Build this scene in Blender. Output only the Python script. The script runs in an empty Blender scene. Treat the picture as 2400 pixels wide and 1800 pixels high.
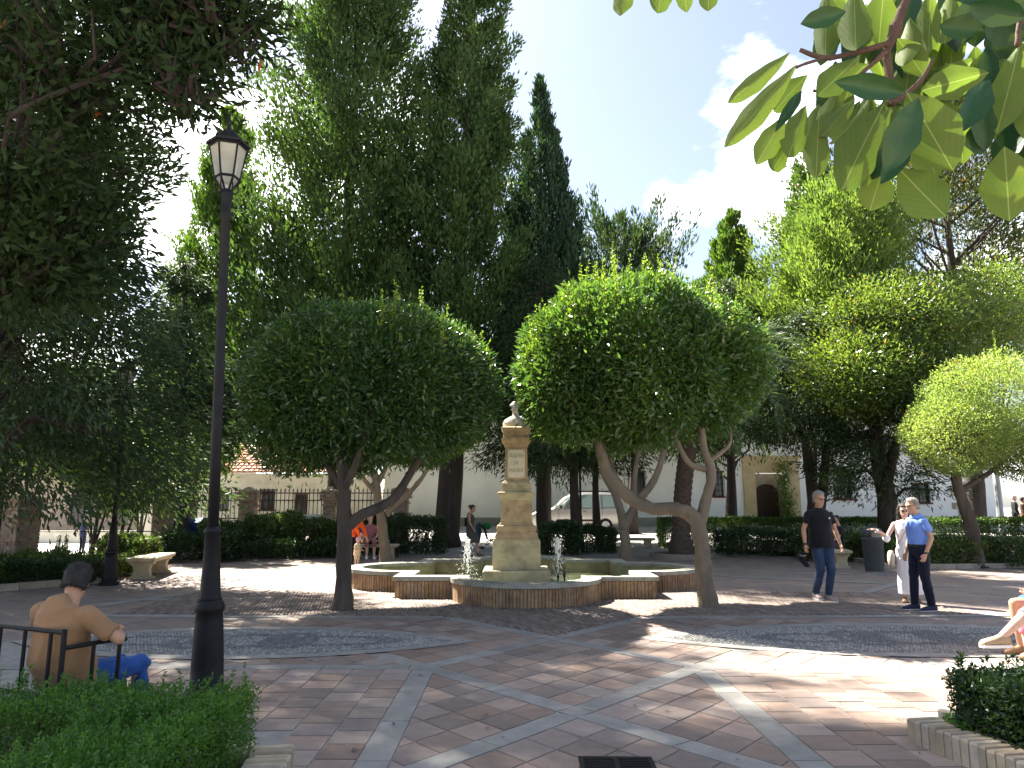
import bpy, math, random
import numpy as np
from mathutils import Vector, Matrix
V = Vector
rad = math.radians
from mathutils.noise import noise as noise3
scene = bpy.context.scene
COL = scene.collection

# ------------------------------------------------------------------ camera, sky, sun, exposure
F, PITCH, CH = 1734.0, rad(9.46), 1.57
cam = bpy.data.cameras.new('camera'); cam.sensor_width = 36; cam.lens = 36 * F / 2400
cam.clip_start = 0.05; cam.clip_end = 3000
co = bpy.data.objects.new('camera', cam); COL.objects.link(co)
co.location = (0, 0, CH); co.rotation_euler = (rad(90) + PITCH, 0, 0); scene.camera = co
cam.dof.use_dof = False

SUN_AZ, SUN_EL = -42.0, 51.0            # azimuth measured from +Y towards +X
sdir = V((math.sin(rad(SUN_AZ)) * math.cos(rad(SUN_EL)), math.cos(rad(SUN_AZ)) * math.cos(rad(SUN_EL)), math.sin(rad(SUN_EL))))
sl = bpy.data.lights.new('sun', 'SUN'); sl.energy = 5.0; sl.angle = rad(0.55); sl.color = (1.0, 0.93, 0.82)
so = bpy.data.objects.new('sun', sl); COL.objects.link(so); so.location = (-10, 20, 30)
so.rotation_euler = (-sdir).to_track_quat('-Z', 'Y').to_euler()

w = bpy.data.worlds.new('World'); scene.world = w; w.use_nodes = True
nt = w.node_tree; nt.nodes.clear()
def wn(t): return nt.nodes.new(t)
sky = wn('ShaderNodeTexSky'); sky.sky_type = 'NISHITA'; sky.sun_disc = False
sky.sun_elevation = rad(SUN_EL); sky.sun_rotation = rad(SUN_AZ); sky.altitude = 700; sky.air_density = .85; sky.dust_density = 2.2
tc = wn('ShaderNodeTexCoord')
noi = wn('ShaderNodeTexNoise'); noi.inputs['Scale'].default_value = 3.2; noi.inputs['Detail'].default_value = 7; noi.inputs['Roughness'].default_value = 0.56
mp = wn('ShaderNodeMapping'); mp.inputs['Scale'].default_value = (1, 1, 1.9)
nt.links.new(tc.outputs['Generated'], mp.inputs['Vector']); nt.links.new(mp.outputs['Vector'], noi.inputs['Vector'])
def pixdir(u, v):
    a, b = (u - 1200) / F, (900 - v) / F
    return V((a, math.cos(PITCH) - math.sin(PITCH) * b, math.sin(PITCH) + math.cos(PITCH) * b)).normalized()
last = None
def math_n(op, a, b=None, clamp=False):
    n = wn('ShaderNodeMath'); n.operation = op; n.use_clamp = clamp
    for i, x in enumerate((a, b)):
        if x is None: continue
        if isinstance(x, (int, float)): n.inputs[i].default_value = x
        else: nt.links.new(x, n.inputs[i])
    return n.outputs[0]
acc = None
for (u, v, size, amt) in ((1570, 480, .16, .26), (1780, 440, .17, .24), (1420, 440, .10, .18), (330, 350, .5, .30), (2350, 900, .4, .12), (-1500, 300, .5, .15), (1900, -900, .5, .12)):
    d = pixdir(u, v)
    dp = wn('ShaderNodeVectorMath'); dp.operation = 'DISTANCE'; nt.links.new(tc.outputs['Generated'], dp.inputs[0]); dp.inputs[1].default_value = d
    mr = wn('ShaderNodeMapRange'); mr.interpolation_type = 'SMOOTHSTEP'
    nt.links.new(dp.outputs['Value'], mr.inputs['Value'])
    mr.inputs['From Min'].default_value = 0; mr.inputs['From Max'].default_value = size; mr.inputs['To Min'].default_value = amt; mr.inputs['To Max'].default_value = 0
    acc = mr.outputs[0] if acc is None else math_n('MAXIMUM', acc, mr.outputs[0])
cl = math_n('ADD', noi.outputs['Fac'], acc)
cr = wn('ShaderNodeMapRange'); cr.interpolation_type = 'SMOOTHSTEP'; nt.links.new(cl, cr.inputs['Value'])
cr.inputs['From Min'].default_value = .60; cr.inputs['From Max'].default_value = .74
mixc = wn('ShaderNodeMix'); mixc.data_type = 'RGBA'
hsv = wn('ShaderNodeHueSaturation'); hsv.inputs['Saturation'].default_value = .78; nt.links.new(sky.outputs['Color'], hsv.inputs['Color'])
nt.links.new(cr.outputs[0], mixc.inputs['Factor']); nt.links.new(hsv.outputs['Color'], mixc.inputs['A']); mixc.inputs['B'].default_value = (14, 14, 14, 1)
bg = wn('ShaderNodeBackground'); bg.inputs['Strength'].default_value = 0.050
nt.links.new(mixc.outputs['Result'], bg.inputs['Color'])
wo = wn('ShaderNodeOutputWorld'); nt.links.new(bg.outputs[0], wo.inputs['Surface'])
scene.view_settings.view_transform = 'Standard'; scene.view_settings.look = 'None'
scene.view_settings.exposure = 2.6; scene.view_settings.gamma = 1.0; scene.view_settings.use_curve_mapping = False
scene.cycles.max_bounces = 8; scene.cycles.transparent_max_bounces = 8; scene.cycles.use_denoising = True

# ------------------------------------------------------------------ pixel helpers (photo pixels, 2400 wide)
def at(u, v, Y):
    a, b = (u - 1200) / F, (900 - v) / F
    k = Y / (math.cos(PITCH) - math.sin(PITCH) * b)
    return V((a * k, Y, CH + (math.sin(PITCH) + math.cos(PITCH) * b) * k))
def gnd(u, v, z=0.0):
    a, b = (u - 1200) / F, (900 - v) / F
    k = (z - CH) / (math.sin(PITCH) + math.cos(PITCH) * b)
    return V((a * k, (math.cos(PITCH) - math.sin(PITCH) * b) * k, z))
def sstep(x, a, b):
    t = min(1, max(0, (x - a) / (b - a))); return t * t * (3 - 2 * t)
def hz(x, y):
    r = min(1, max(0, (y - 24.5) / 14.5))
    return r * (0.62 * sstep(x, -12, -8) - 0.75 * sstep(-x, 12.5, 17))

# ------------------------------------------------------------------ materials
def newmat(name):
    m = bpy.data.materials.new(name); m.use_nodes = True; m.node_tree.nodes.clear()
    return m, m.node_tree
def N(t, kind, **kw):
    n = t.nodes.new(kind)
    for k, v in kw.items(): setattr(n, k, v)
    return n
def mixcol(t, fac, a, b, blend='MIX'):
    n = N(t, 'ShaderNodeMix', data_type='RGBA', blend_type=blend)
    for s, x in (('Factor', fac), ('A', a), ('B', b)):
        if isinstance(x, (int, float)): n.inputs[s].default_value = x
        elif isinstance(x, (tuple, list)): n.inputs[s].default_value = (*x[:3], 1)
        else: t.links.new(x, n.inputs[s])
    return n.outputs['Result']
def noise(t, vec, scale, detail=4, rough=.55):
    n = N(t, 'ShaderNodeTexNoise'); n.inputs['Scale'].default_value = scale; n.inputs['Detail'].default_value = detail; n.inputs['Roughness'].default_value = rough
    t.links.new(vec, n.inputs['Vector']); return n.outputs['Fac']
def rng_map(t, val, a, b, c=0., d=1.):
    n = N(t, 'ShaderNodeMapRange'); t.links.new(val, n.inputs['Value'])
    for k, x in (('From Min', a), ('From Max', b), ('To Min', c), ('To Max', d)): n.inputs[k].default_value = x
    return n.outputs[0]
def M(name, col, rough=.8, var=.25, scale=6, bump=.2, bscale=40, stain=None, stscale=1.5, stamt=.6, metal=0, rnd=0.0, vec='Object', stretch=None, spec=.4, sheen=0, trans=0):
    m, t = newmat(name)
    tcn = N(t, 'ShaderNodeTexCoord'); vv = N(t, 'ShaderNodeNewGeometry').outputs['Position'] if vec == 'World' else tcn.outputs[vec]
    if stretch:
        mpn = N(t, 'ShaderNodeMapping'); mpn.inputs['Scale'].default_value = stretch; t.links.new(vv, mpn.inputs['Vector']); vv = mpn.outputs['Vector']
    f = noise(t, vv, scale, 5, .6)
    c = mixcol(t, rng_map(t, f, .3, .7), [x * (1 - var) for x in col], [min(1, x * (1 + var)) for x in col])
    if stain:
        s = noise(t, vv, stscale, 6, .62)
        c = mixcol(t, rng_map(t, s, .48, .68, 0, stamt), c, stain)
    if rnd:
        g = N(t, 'ShaderNodeNewGeometry'); oi = N(t, 'ShaderNodeObjectInfo')
        ad = N(t, 'ShaderNodeMath', operation='ADD'); t.links.new(g.outputs['Random Per Island'], ad.inputs[0]); t.links.new(oi.outputs['Random'], ad.inputs[1])
        fr = N(t, 'ShaderNodeMath', operation='FRACT'); t.links.new(ad.outputs[0], fr.inputs[0])
        hs = N(t, 'ShaderNodeHueSaturation'); t.links.new(c, hs.inputs['Color'])
        t.links.new(rng_map(t, fr.outputs[0], 0, 1, 1 - rnd, 1 + rnd), hs.inputs['Value'])
        m7 = N(t, 'ShaderNodeMath', operation='MULTIPLY'); t.links.new(fr.outputs[0], m7.inputs[0]); m7.inputs[1].default_value = 7.31
        f7 = N(t, 'ShaderNodeMath', operation='FRACT'); t.links.new(m7.outputs[0], f7.inputs[0])
        t.links.new(rng_map(t, f7.outputs[0], 0, 1, 1 - rnd, 1 + rnd * .6), hs.inputs['Saturation'])
        c = hs.outputs['Color']
    p = N(t, 'ShaderNodeBsdfPrincipled'); t.links.new(c, p.inputs['Base Color'])
    p.inputs['Roughness'].default_value = rough; p.inputs['Metallic'].default_value = metal; p.inputs['Specular IOR Level'].default_value = spec
    if sheen: p.inputs['Sheen Weight'].default_value = sheen
    if bump:
        b = N(t, 'ShaderNodeBump'); b.inputs['Strength'].default_value = bump; b.inputs['Distance'].default_value = .02
        t.links.new(noise(t, vv, bscale, 5, .6), b.inputs['Height']); t.links.new(b.outputs[0], p.inputs['Normal'])
    o = N(t, 'ShaderNodeOutputMaterial'); t.links.new(p.outputs[0], o.inputs['Surface'])
    return m
def leafmat(name, c1, c2, tr=.4, rough=.45, spec=.4, odd=None, under=None, tcol=None, pscale=.6):
    m, t = newmat(name)
    g = N(t, 'ShaderNodeNewGeometry'); tcn = N(t, 'ShaderNodeTexCoord')
    c = mixcol(t, g.outputs['Random Per Island'], c1, c2)
    pn = noise(t, tcn.outputs['Object'], pscale, 3)
    c = mixcol(t, rng_map(t, pn, .35, .65, 0, .55), c, [x * f for x, f in zip(c2, (1.25, 1.12, .8))])
    if odd:
        gt = N(t, 'ShaderNodeMath', operation='GREATER_THAN'); t.links.new(g.outputs['Random Per Island'], gt.inputs[0]); gt.inputs[1].default_value = odd[1]
        c = mixcol(t, gt.outputs[0], c, odd[0])
    if under: c = mixcol(t, g.outputs['Backfacing'], c, under)
    p = N(t, 'ShaderNodeBsdfPrincipled'); t.links.new(c, p.inputs['Base Color']); p.inputs['Roughness'].default_value = rough; p.inputs['Specular IOR Level'].default_value = spec
    tl = N(t, 'ShaderNodeBsdfTranslucent')
    if tcol: tl.inputs['Color'].default_value = (*tcol, 1)
    else: t.links.new(mixcol(t, 1.0, c, (1.5, 1.6, .7), 'MULTIPLY'), tl.inputs['Color'])
    ms = N(t, 'ShaderNodeMixShader'); ms.inputs['Fac'].default_value = tr
    t.links.new(p.outputs[0], ms.inputs[1]); t.links.new(tl.outputs[0], ms.inputs[2])
    o = N(t, 'ShaderNodeOutputMaterial'); t.links.new(ms.outputs[0], o.inputs['Surface'])
    return m
def glassmat(name, col, rough=.05, trans=.9, alpha=1.0):
    m, t = newmat(name)
    p = N(t, 'ShaderNodeBsdfPrincipled'); p.inputs['Base Color'].default_value = (*col, 1); p.inputs['Roughness'].default_value = rough
    p.inputs['Transmission Weight'].default_value = trans; p.inputs['IOR'].default_value = 1.33; p.inputs['Alpha'].default_value = alpha
    o = N(t, 'ShaderNodeOutputMaterial'); t.links.new(p.outputs[0], o.inputs['Surface']); return m

# ------------------------------------------------------------------ object helpers
def link(o, parent=None):
    COL.objects.link(o)
    if parent is not None: o.parent = parent
    return o
def tag(o, label=None, cat=None, group=None, kind=None):
    for k, x in (('label', label), ('category', cat), ('group', group), ('kind', kind)):
        if x: o[k] = x
    return o
def thing(name, label, cat, loc=(0, 0, 0), rotz=0, group=None, scale=1):
    o = bpy.data.objects.new(name, None); link(o); o.location = loc; o.rotation_euler = (0, 0, rotz); o.scale = (scale,) * 3
    o.empty_display_size = .2
    return tag(o, label, cat, group)
def copy_tree(o, parent=None):
    c = o.copy(); link(c)
    if parent is not None: c.parent = parent
    for ch in list(o.children): copy_tree(ch, c)
    return c
class MB:
    def __init__(s): s.v = []; s.f = []
    def add(s, vs, fs):
        n = len(s.v); s.v += [tuple(x) for x in vs]; s.f += [tuple(i + n for i in f) for f in fs]; return s
    def box(s, c, d, rz=0, taper=1.0, M4=None):
        x, y, z = d[0] / 2, d[1] / 2, d[2] / 2; ca, sa = math.cos(rz), math.sin(rz); vs = []
        for dz, k in ((-z, 1), (z, taper)):
            for dx, dy in ((-x * k, -y * k), (x * k, -y * k), (x * k, y * k), (-x * k, y * k)):
                p = V((c[0] + dx * ca - dy * sa, c[1] + dx * sa + dy * ca, c[2] + dz)); vs.append(M4 @ p if M4 else p)
        return s.add(vs, [(3, 2, 1, 0), (4, 5, 6, 7), (0, 1, 5, 4), (1, 2, 6, 5), (2, 3, 7, 6), (3, 0, 4, 7)])
    def bar(s, a, b, w, h=None):
        return s.tube([a, b], [w / 2 * 1.414] * 2, 4)
    def rings(s, rs, cap=True, closed=False):
        n = len(rs[0]); base = len(s.v)
        for r in rs: s.v += [tuple(p) for p in r]
        m = len(rs)
        for i in range(m if closed else m - 1):
            j = (i + 1) % m
            for k in range(n):
                k2 = (k + 1) % n
                s.f.append((base + i * n + k, base + i * n + k2, base + j * n + k2, base + j * n + k))
        if cap and not closed:
            s.f.append(tuple(base + k for k in reversed(range(n)))); s.f.append(tuple(base + (m - 1) * n + k for k in range(n)))
        return s
    def tube(s, pts, rr, n=10, flat=None, cap=True, round_end=False):
        pts = [V(p) for p in pts]; rr = list(rr)
        if round_end:
            d0 = (pts[0] - pts[1]).normalized(); d1 = (pts[-1] - pts[-2]).normalized(); r0, r1 = rr[0], rr[-1]
            pts = [pts[0] + d0 * r0 * .9, pts[0] + d0 * r0 * .6] + pts + [pts[-1] + d1 * r1 * .6, pts[-1] + d1 * r1 * .9]
            rr = [r0 * .4, r0 * .8] + rr + [r1 * .8, r1 * .4]
        rs = []; ref = None
        for i, p in enumerate(pts):
            d = (pts[min(i + 1, len(pts) - 1)] - pts[max(i - 1, 0)]).normalized()
            if ref is None:
                ref = V((1, 0, 0)) if abs(d.x) < .8 else V((0, 1, 0))
                if flat is not None: ref = V(flat[0])
            ref = (ref - d * ref.dot(d)).normalized(); b = d.cross(ref); k = flat[1] if flat is not None else 1
            rs.append([p + (ref * math.cos(2 * math.pi * j / n) + b * math.sin(2 * math.pi * j / n) * k) * rr[i] for j in range(n)])
        return s.rings(rs, cap)
    def lathe(s, prof, n=24, c=(0, 0, 0), cap=True):
        return s.rings([[(c[0] + r * math.cos(2 * math.pi * j / n), c[1] + r * math.sin(2 * math.pi * j / n), c[2] + z) for j in range(n)] for r, z in prof], cap)
    def square(s, prof, c=(0, 0, 0), bev=.0):
        rs = []
        for z, h in prof:
            b = min(bev, h * .3)
            if b: q = [(-h + b, -h), (h - b, -h), (h, -h + b), (h, h - b), (h - b, h), (-h + b, h), (-h, h - b), (-h, -h + b)]
            else: q = [(-h, -h), (h, -h), (h, h), (-h, h)]
            rs.append([(c[0] + x, c[1] + y, c[2] + z) for x, y in q])
        return s.rings(rs)
    def ball(s, c, r, n=12, m=8, sc=(1, 1, 1)):
        rs = [[(c[0] + r * sc[0] * math.sin(a) * math.cos(2 * math.pi * j / n), c[1] + r * sc[1] * math.sin(a) * math.sin(2 * math.pi * j / n), c[2] - r * sc[2] * math.cos(a)) for j in range(n)]
              for a in [math.pi * (i + .25) / (m + .5 - 1 + .0) if False else math.pi * (i + .3) / (m - .4) for i in range(m)]]
        return s.rings(rs)
    def prism(s, poly, z0, z1, inset=0):
        n = len(poly); cx = sum(p[0] for p in poly) / n; cy = sum(p[1] for p in poly) / n
        top = [(p[0] + (cx - p[0]) * inset, p[1] + (cy - p[1]) * inset, z1) for p in poly]
        vs = [(p[0], p[1], z0) for p in poly] + top
        return s.add(vs, [tuple(range(n, 2 * n))] + [(i, (i + 1) % n, n + (i + 1) % n, n + i) for i in range(n)])
    def mesh(s, name, smooth=False):
        me = bpy.data.meshes.new(name); me.from_pydata(s.v, [], s.f); me.update()
        if smooth: me.shade_smooth()
        return me
    def build(s, name, mat, parent=None, smooth=False, kind=None, loc=None):
        me = s.mesh(name, smooth)
        if mat: me.materials.append(mat)
        o = link(bpy.data.objects.new(name, me), parent)
        if kind: o['kind'] = kind
        if loc is not None: o.location = loc
        return o
def put(name, me, parent=None, loc=(0, 0, 0), rz=0, scale=None, M4=None):
    o = link(bpy.data.objects.new(name, me), parent)
    if M4 is not None: o.matrix_local = M4
    else:
        o.location = loc; o.rotation_euler = (0, 0, rz)
        if scale: o.scale = scale
    return o
def smooth_by_angle(me, ang=35):
    me.shade_smooth()
    try: me.set_sharp_from_angle(angle=rad(ang))
    except Exception: pass
def remeshed(mb, name, voxel, it=4, fac=.5, dec=.17, wr=None):
    me = mb.mesh(name + '_raw'); ob = bpy.data.objects.new(name + '_raw', me); COL.objects.link(ob)
    r = ob.modifiers.new('r', 'REMESH'); r.mode = 'VOXEL'; r.voxel_size = voxel; r.use_smooth_shade = True
    if it: sm = ob.modifiers.new('s', 'SMOOTH'); sm.iterations = it; sm.factor = fac
    dc = ob.modifiers.new('d', 'DECIMATE'); dc.ratio = dec
    dg = bpy.context.evaluated_depsgraph_get(); dg.update()
    out = bpy.data.meshes.new_from_object(ob.evaluated_get(dg)); out.name = name
    bpy.data.objects.remove(ob); bpy.data.meshes.remove(me); out.shade_smooth()
    out.materials.clear()
    if wr:
        n = len(out.vertices); co_ = np.empty(n * 3, np.float32); no_ = np.empty(n * 3, np.float32); out.vertices.foreach_get('co', co_); out.vertices.foreach_get('normal', no_); co_ = co_.reshape(-1, 3); no_ = no_.reshape(-1, 3)
        d = np.array([noise3(V(c * wr[1])) * .6 + abs(noise3(V((c[0] * wr[1] * .8 + 9, c[1] * wr[1] * .8, c[2] * wr[1] * 1.9)))) for c in co_.tolist()] if False else [noise3(V(c) * wr[1]) * .6 + abs(noise3(V((c[0] * wr[1] * .8 + 9, c[1] * wr[1] * .8, c[2] * wr[1] * 1.9)))) for c in co_.tolist()])
        out.vertices.foreach_set('co', (co_ + no_ * (d[:, None] - .15) * wr[0]).astype(np.float32).ravel()); out.update()
    return out
def leaves_mesh(name, P, D, L, W, rng, mat, nrm=None, fold=.25, droop=.12):
    n = len(P); D = D / np.maximum(1e-6, np.linalg.norm(D, axis=1, keepdims=True))
    r = rng.normal(size=(n, 3)) if nrm is None else nrm + rng.normal(size=(n, 3)) * .45
    S = np.cross(D, r); S /= np.maximum(1e-6, np.linalg.norm(S, axis=1, keepdims=True)); U = np.cross(S, D)
    L = np.broadcast_to(np.asarray(L, float), (n,))[:, None]; W = np.broadcast_to(np.asarray(W, float), (n,))[:, None]
    mid = P + D * L * .45
    vs = np.empty((n, 4, 3), np.float32)
    vs[:, 0] = P; vs[:, 1] = mid + S * W * .5 + U * W * fold; vs[:, 2] = P + D * L - U * L * droop; vs[:, 3] = mid - S * W * .5 + U * W * fold
    me = bpy.data.meshes.new(name); me.vertices.add(4 * n); me.vertices.foreach_set('co', vs.ravel())
    me.loops.add(4 * n); me.loops.foreach_set('vertex_index', np.arange(4 * n, dtype=np.int32))
    me.polygons.add(n); me.polygons.foreach_set('loop_start', np.arange(0, 4 * n, 4, dtype=np.int32))
    me.update(calc_edges=True); me.materials.append(mat); return me
def nrmz(a): return a / np.maximum(1e-6, np.linalg.norm(a, axis=1, keepdims=True))
def sprays(rng, A, B, per, spread, a=.6, b=.7, up=.3, pw=.6, tape=.6):
    """leaf positions and directions scattered along branch segments A -> B"""
    n = len(A); A = np.repeat(np.asarray(A), per, 0); B = np.repeat(np.asarray(B), per, 0)
    t = rng.random((n * per, 1)) ** pw; sp = np.repeat(np.broadcast_to(np.asarray(spread, float), (n,)), per)[:, None]
    off = rng.normal(size=(n * per, 3)) * sp * (1.08 - tape * t); P = A + (B - A) * t + off
    D = nrmz(B - A) * a + nrmz(off) * b + rng.normal(size=(n * per, 3)) * .25; D[:, 2] += up
    return P, nrmz(D)
def blob(rng, n, c, r, lo=.75, hi=1.02, zmin=-1.):
    d = nrmz(rng.normal(size=(n * 2, 3))); d = d[d[:, 2] > zmin][:n]
    k = (lo + (hi - lo) * rng.random((len(d), 1)) ** .6)
    return np.asarray(c) + d * k * np.asarray(r), d
def limb(mb, pts, r0, r1, n=8, wob=.0, rng=None, flare=0):
    """smooth tapering limb through pts"""
    pts = [V(p) for p in pts]; out = []
    for i in range(len(pts) - 1):
        p0 = pts[max(i - 1, 0)]; p1 = pts[i]; p2 = pts[i + 1]; p3 = pts[min(i + 2, len(pts) - 1)]
        for k in range(5):
            t = k / 5
            out.append(.5 * ((2 * p1) + (p2 - p0) * t + (2 * p0 - 5 * p1 + 4 * p2 - p3) * t * t + (3 * p1 - p0 - 3 * p2 + p3) * t ** 3))
    out.append(pts[-1]); m = len(out) - 1
    rr = [r0 + (r1 - r0) * (i / m) for i in range(m + 1)]
    for i, k in enumerate((.55, .28, .12, .04)):
        if flare and i < len(rr): rr[i] *= 1 + k * flare
    if wob and rng is not None:
        rr = [r * (1 + wob * rng.normal()) for r in rr]
    i0 = len(mb.v); mb.tube(out, rr, n)
    if wob and rng is not None:
        for i in range(i0, len(mb.v)):
            p = V(mb.v[i]); k = (i - i0) // n; q = p + (p - out[min(k, m)]) * (.16 * noise3(p * 9) + .10 * noise3(V((p.x * 22, p.y * 22, p.z * 7)))); mb.v[i] = tuple(q)
    return mb
# ------------------------------------------------------------------ shared materials
m_mortar = M('mortar', (.28, .265, .24), .95, .2, 9, .3, 60)
m_tile = M('terracotta_tile', (.272, .203, .165), .78, .18, 5, .22, 45, stain=(.19, .155, .13), stscale=2.2, stamt=.6, rnd=.26)
m_slab = M('grey_stone_slab', (.275, .262, .238), .82, .16, 5, .18, 60, stain=(.18, .18, .17), stscale=1.8, stamt=.65, rnd=.10, vec='World')
m_pale_peb = M('pale_pebble', (.30, .29, .26), .7, .3, 20, 0, rnd=.35)
m_dark_peb = M('dark_pebble', (.17, .168, .162), .6, .3, 20, 0, rnd=.3)
m_mosbed = M('mosaic_bed', (.17, .17, .16), .95, .2, 20, .3, 80)
m_brickpave = M('paving_brick', (.205, .16, .135), .85, .2, 9, .3, 40, rnd=.26, vec='World')
m_soil = M('soil', (.075, .055, .042), .97, .4, 7, .6, 18)
m_asphalt = M('street_stone', (.33, .315, .295), .92, .15, 3, .2, 50, stain=(.24, .23, .22), stscale=.5)
m_kerb = M('kerb_brick', (.42, .345, .25), .85, .2, 10, .3, 40, rnd=.22, stain=(.26, .22, .17), stscale=3, vec='World')
m_kerbstone = M('kerb_stone', (.30, .25, .20), .88, .2, 6, .3, 30, rnd=.15)
m_lime = M('sandstone', (.47, .40, .26), .88, .2, 5, .35, 30, stain=(.20, .17, .11), stscale=2.6, stamt=.8)
m_lime2 = M('ochre_sandstone', (.44, .315, .19), .88, .2, 6, .35, 35, stain=(.22, .155, .095), stscale=3.5, stamt=.8)
m_bust = M('weathered_bust_stone', (.46, .43, .35), .9, .25, 9, .4, 30, stain=(.20, .18, .14), stscale=5, stamt=.8)
m_plaque = M('plaque_marble', (.66, .60, .47), .6, .08, 8, .05, 60)
m_letter = M('letter_grey', (.27, .25, .21), .7, .1, 8, 0)
m_fbrick = M('fountain_brick', (.31, .198, .105), .88, .3, 11, .3, 50, stain=(.13, .08, .05), stscale=2.2, stamt=.85, rnd=.12, vec='World')
m_coping = M('coping_stone', (.29, .285, .235), .8, .2, 7, .25, 40, stain=(.12, .13, .09), stscale=2.5, stamt=.8, rnd=.1, vec='World')
m_basin = M('basin_plaster', (.30, .28, .14), .85, .25, 4, .2, 30, stain=(.14, .14, .06), stscale=3, stamt=.7)
m_iron = M('black_iron', (.010, .010, .011), .58, .3, 14, .08, 60, spec=.25)
m_white = M('white_wall', (.89, .89, .87), .9, .035, 1.2, .1, 25, stain=(.66, .66, .63), stscale=.5, stamt=.35)
m_plinth = M('plinth_grey', (.30, .30, .26), .9, .2, 2, .2, 20)
m_cream = M('old_cream_wall', (.68, .64, .54), .92, .08, 1.5, .15, 20, stain=(.44, .39, .31), stscale=1.2, stamt=.6)
m_rooft = M('roof_tile', (.42, .23, .145), .85, .3, 3, .2, 20, rnd=.3)
m_dwood = M('dark_wood', (.055, .035, .027), .7, .3, 6, .2, 30)
m_redtrim = M('red_trim', (.36, .11, .07), .8, .15, 6, 0)
m_pane = M('dark_pane', (.02, .022, .026), .12, .1, 3, 0, spec=.7)
m_ochre = M('ochre_surround', (.60, .48, .28), .88, .12, 4, .15, 25, stain=(.42, .29, .12), stscale=2)
m_oldbrick = M('old_brick', (.32, .225, .15), .9, .25, 6, .4, 25, rnd=.25, stain=(.20, .15, .11), stscale=2.5)
m_bark = M('grey_bark', (.066, .052, .041), .93, .35, 5, .9, 16, stretch=(1, 1, .28), stain=(.12, .105, .085), stscale=3)
m_barkd = M('dark_bark', (.046, .035, .029), .95, .35, 6, .9, 15, stretch=(1, 1, .18))
m_barkl = M('pale_bark', (.18, .145, .10), .9, .3, 7, .6, 22, stretch=(1, 1, .45), stain=(.10, .085, .065), stscale=3.5, stamt=.75)
m_palmbark = M('palm_bark', (.085, .06, .043), .95, .4, 9, .9, 18, stretch=(1, 1, 1.6))

# ------------------------------------------------------------------ ground
xs = np.unique(np.concatenate([np.linspace(-40, 40, 41), [-900, -400, -200, -100, -60, 60, 100, 200, 400, 900]]))
ys = np.unique(np.concatenate([np.linspace(-30, 60, 61), [-600, -300, -150, -70, 80, 120, 200, 400, 800, 1400]]))
g = MB(); g.v = [(x, y, hz(x, y) - .014) for y in ys for x in xs]; nx = len(xs)
g.f = [(j * nx + i, j * nx + i + 1, (j + 1) * nx + i + 1, (j + 1) * nx + i) for j in range(len(ys) - 1) for i in range(nx - 1)]
tag(g.build('ground', m_asphalt, smooth=True), kind='structure')

# plaza sheet with a procedural tile pattern for the far part
def plazamat():
    m, t = newmat('plaza_far_tiles'); tcn = N(t, 'ShaderNodeTexCoord')
    br = N(t, 'ShaderNodeTexBrick'); br.offset = .5
    mpn = N(t, 'ShaderNodeMapping'); mpn.inputs['Rotation'].default_value = (0, 0, rad(45)); t.links.new(tcn.outputs['Object'], mpn.inputs['Vector']); t.links.new(mpn.outputs['Vector'], br.inputs['Vector'])
    br.inputs['Scale'].default_value = 1; br.inputs['Brick Width'].default_value = .31; br.inputs['Row Height'].default_value = .31; br.inputs['Mortar Size'].default_value = .008
    br.inputs['Color1'].default_value = (.285, .202, .155, 1); br.inputs['Color2'].default_value = (.18, .14, .128, 1); br.inputs['Mortar'].default_value = (.28, .265, .24, 1)
    f = noise(t, tcn.outputs['Object'], 2.2, 6); c = mixcol(t, rng_map(t, f, .4, .7, 0, .6), br.outputs['Color'], (.19, .165, .15))
    p = N(t, 'ShaderNodeBsdfPrincipled'); t.links.new(c, p.inputs['Base Color']); p.inputs['Roughness'].default_value = .8
    b = N(t, 'ShaderNodeBump'); b.inputs['Strength'].default_value = .25; b.inputs['Distance'].default_value = .01
    t.links.new(noise(t, tcn.outputs['Object'], 40, 4), b.inputs['Height']); t.links.new(b.outputs[0], p.inputs['Normal'])
    o = N(t, 'ShaderNodeOutputMaterial'); t.links.new(p.outputs[0], o.inputs['Surface']); return m
m_plaza = plazamat()
plaza = MB().add([(-17, -4, 0), (17, -4, 0), (17, 24.4, 0), (-17, 24.4, 0)], [(0, 1, 2, 3)]).build('plaza_paving', m_plaza); tag(plaza, kind='structure')
mort = MB().add([(-6, 1.5, .004), (9, 1.5, .004), (9, 9.2, .004), (-6, 9.2, .004)], [(0, 1, 2, 3)]).build('mortar_bed', m_mortar, plaza)

A = gnd(1285, 1498); B = gnd(988, 1581); C = gnd(1647, 1574); D = gnd(1379, 1672)
xc = (B.x + C.x) / 2; hw = (C.x - B.x) / 2; yA = A.y; hh = (A.y - D.y) / 2; yM = yA - hh
def pq(p, q): return (xc + (p - q) * hw, yA - (p + q) * hh)
bandw = .052
def clip(poly, nx_, ny_, d):          # keep nx*x + ny*y <= d
    out = []
    for i in range(len(poly)):
        a, b = poly[i], poly[(i + 1) % len(poly)]; da = nx_ * a[0] + ny_ * a[1] - d; db = nx_ * b[0] + ny_ * b[1] - d
        if da <= 0: out.append(a)
        if da * db < 0:
            t = da / (da - db); out.append((a[0] + (b[0] - a[0]) * t, a[1] + (b[1] - a[1]) * t))
    return out
def area(p): return abs(sum(p[i][0] * p[(i + 1) % len(p)][1] - p[(i + 1) % len(p)][0] * p[i][1] for i in range(len(p)))) / 2
def cen(p): return (sum(a[0] for a in p) / len(p), sum(a[1] for a in p) / len(p))
def lens_in(x, y, cx, cy, hl, hgt, grow=0):
    q = (x - cx) / (hl + grow * 1.6)
    return abs(q) < 1 and abs(y - cy) < (hgt + grow) * (1 - abs(q) ** 2.2)
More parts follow.
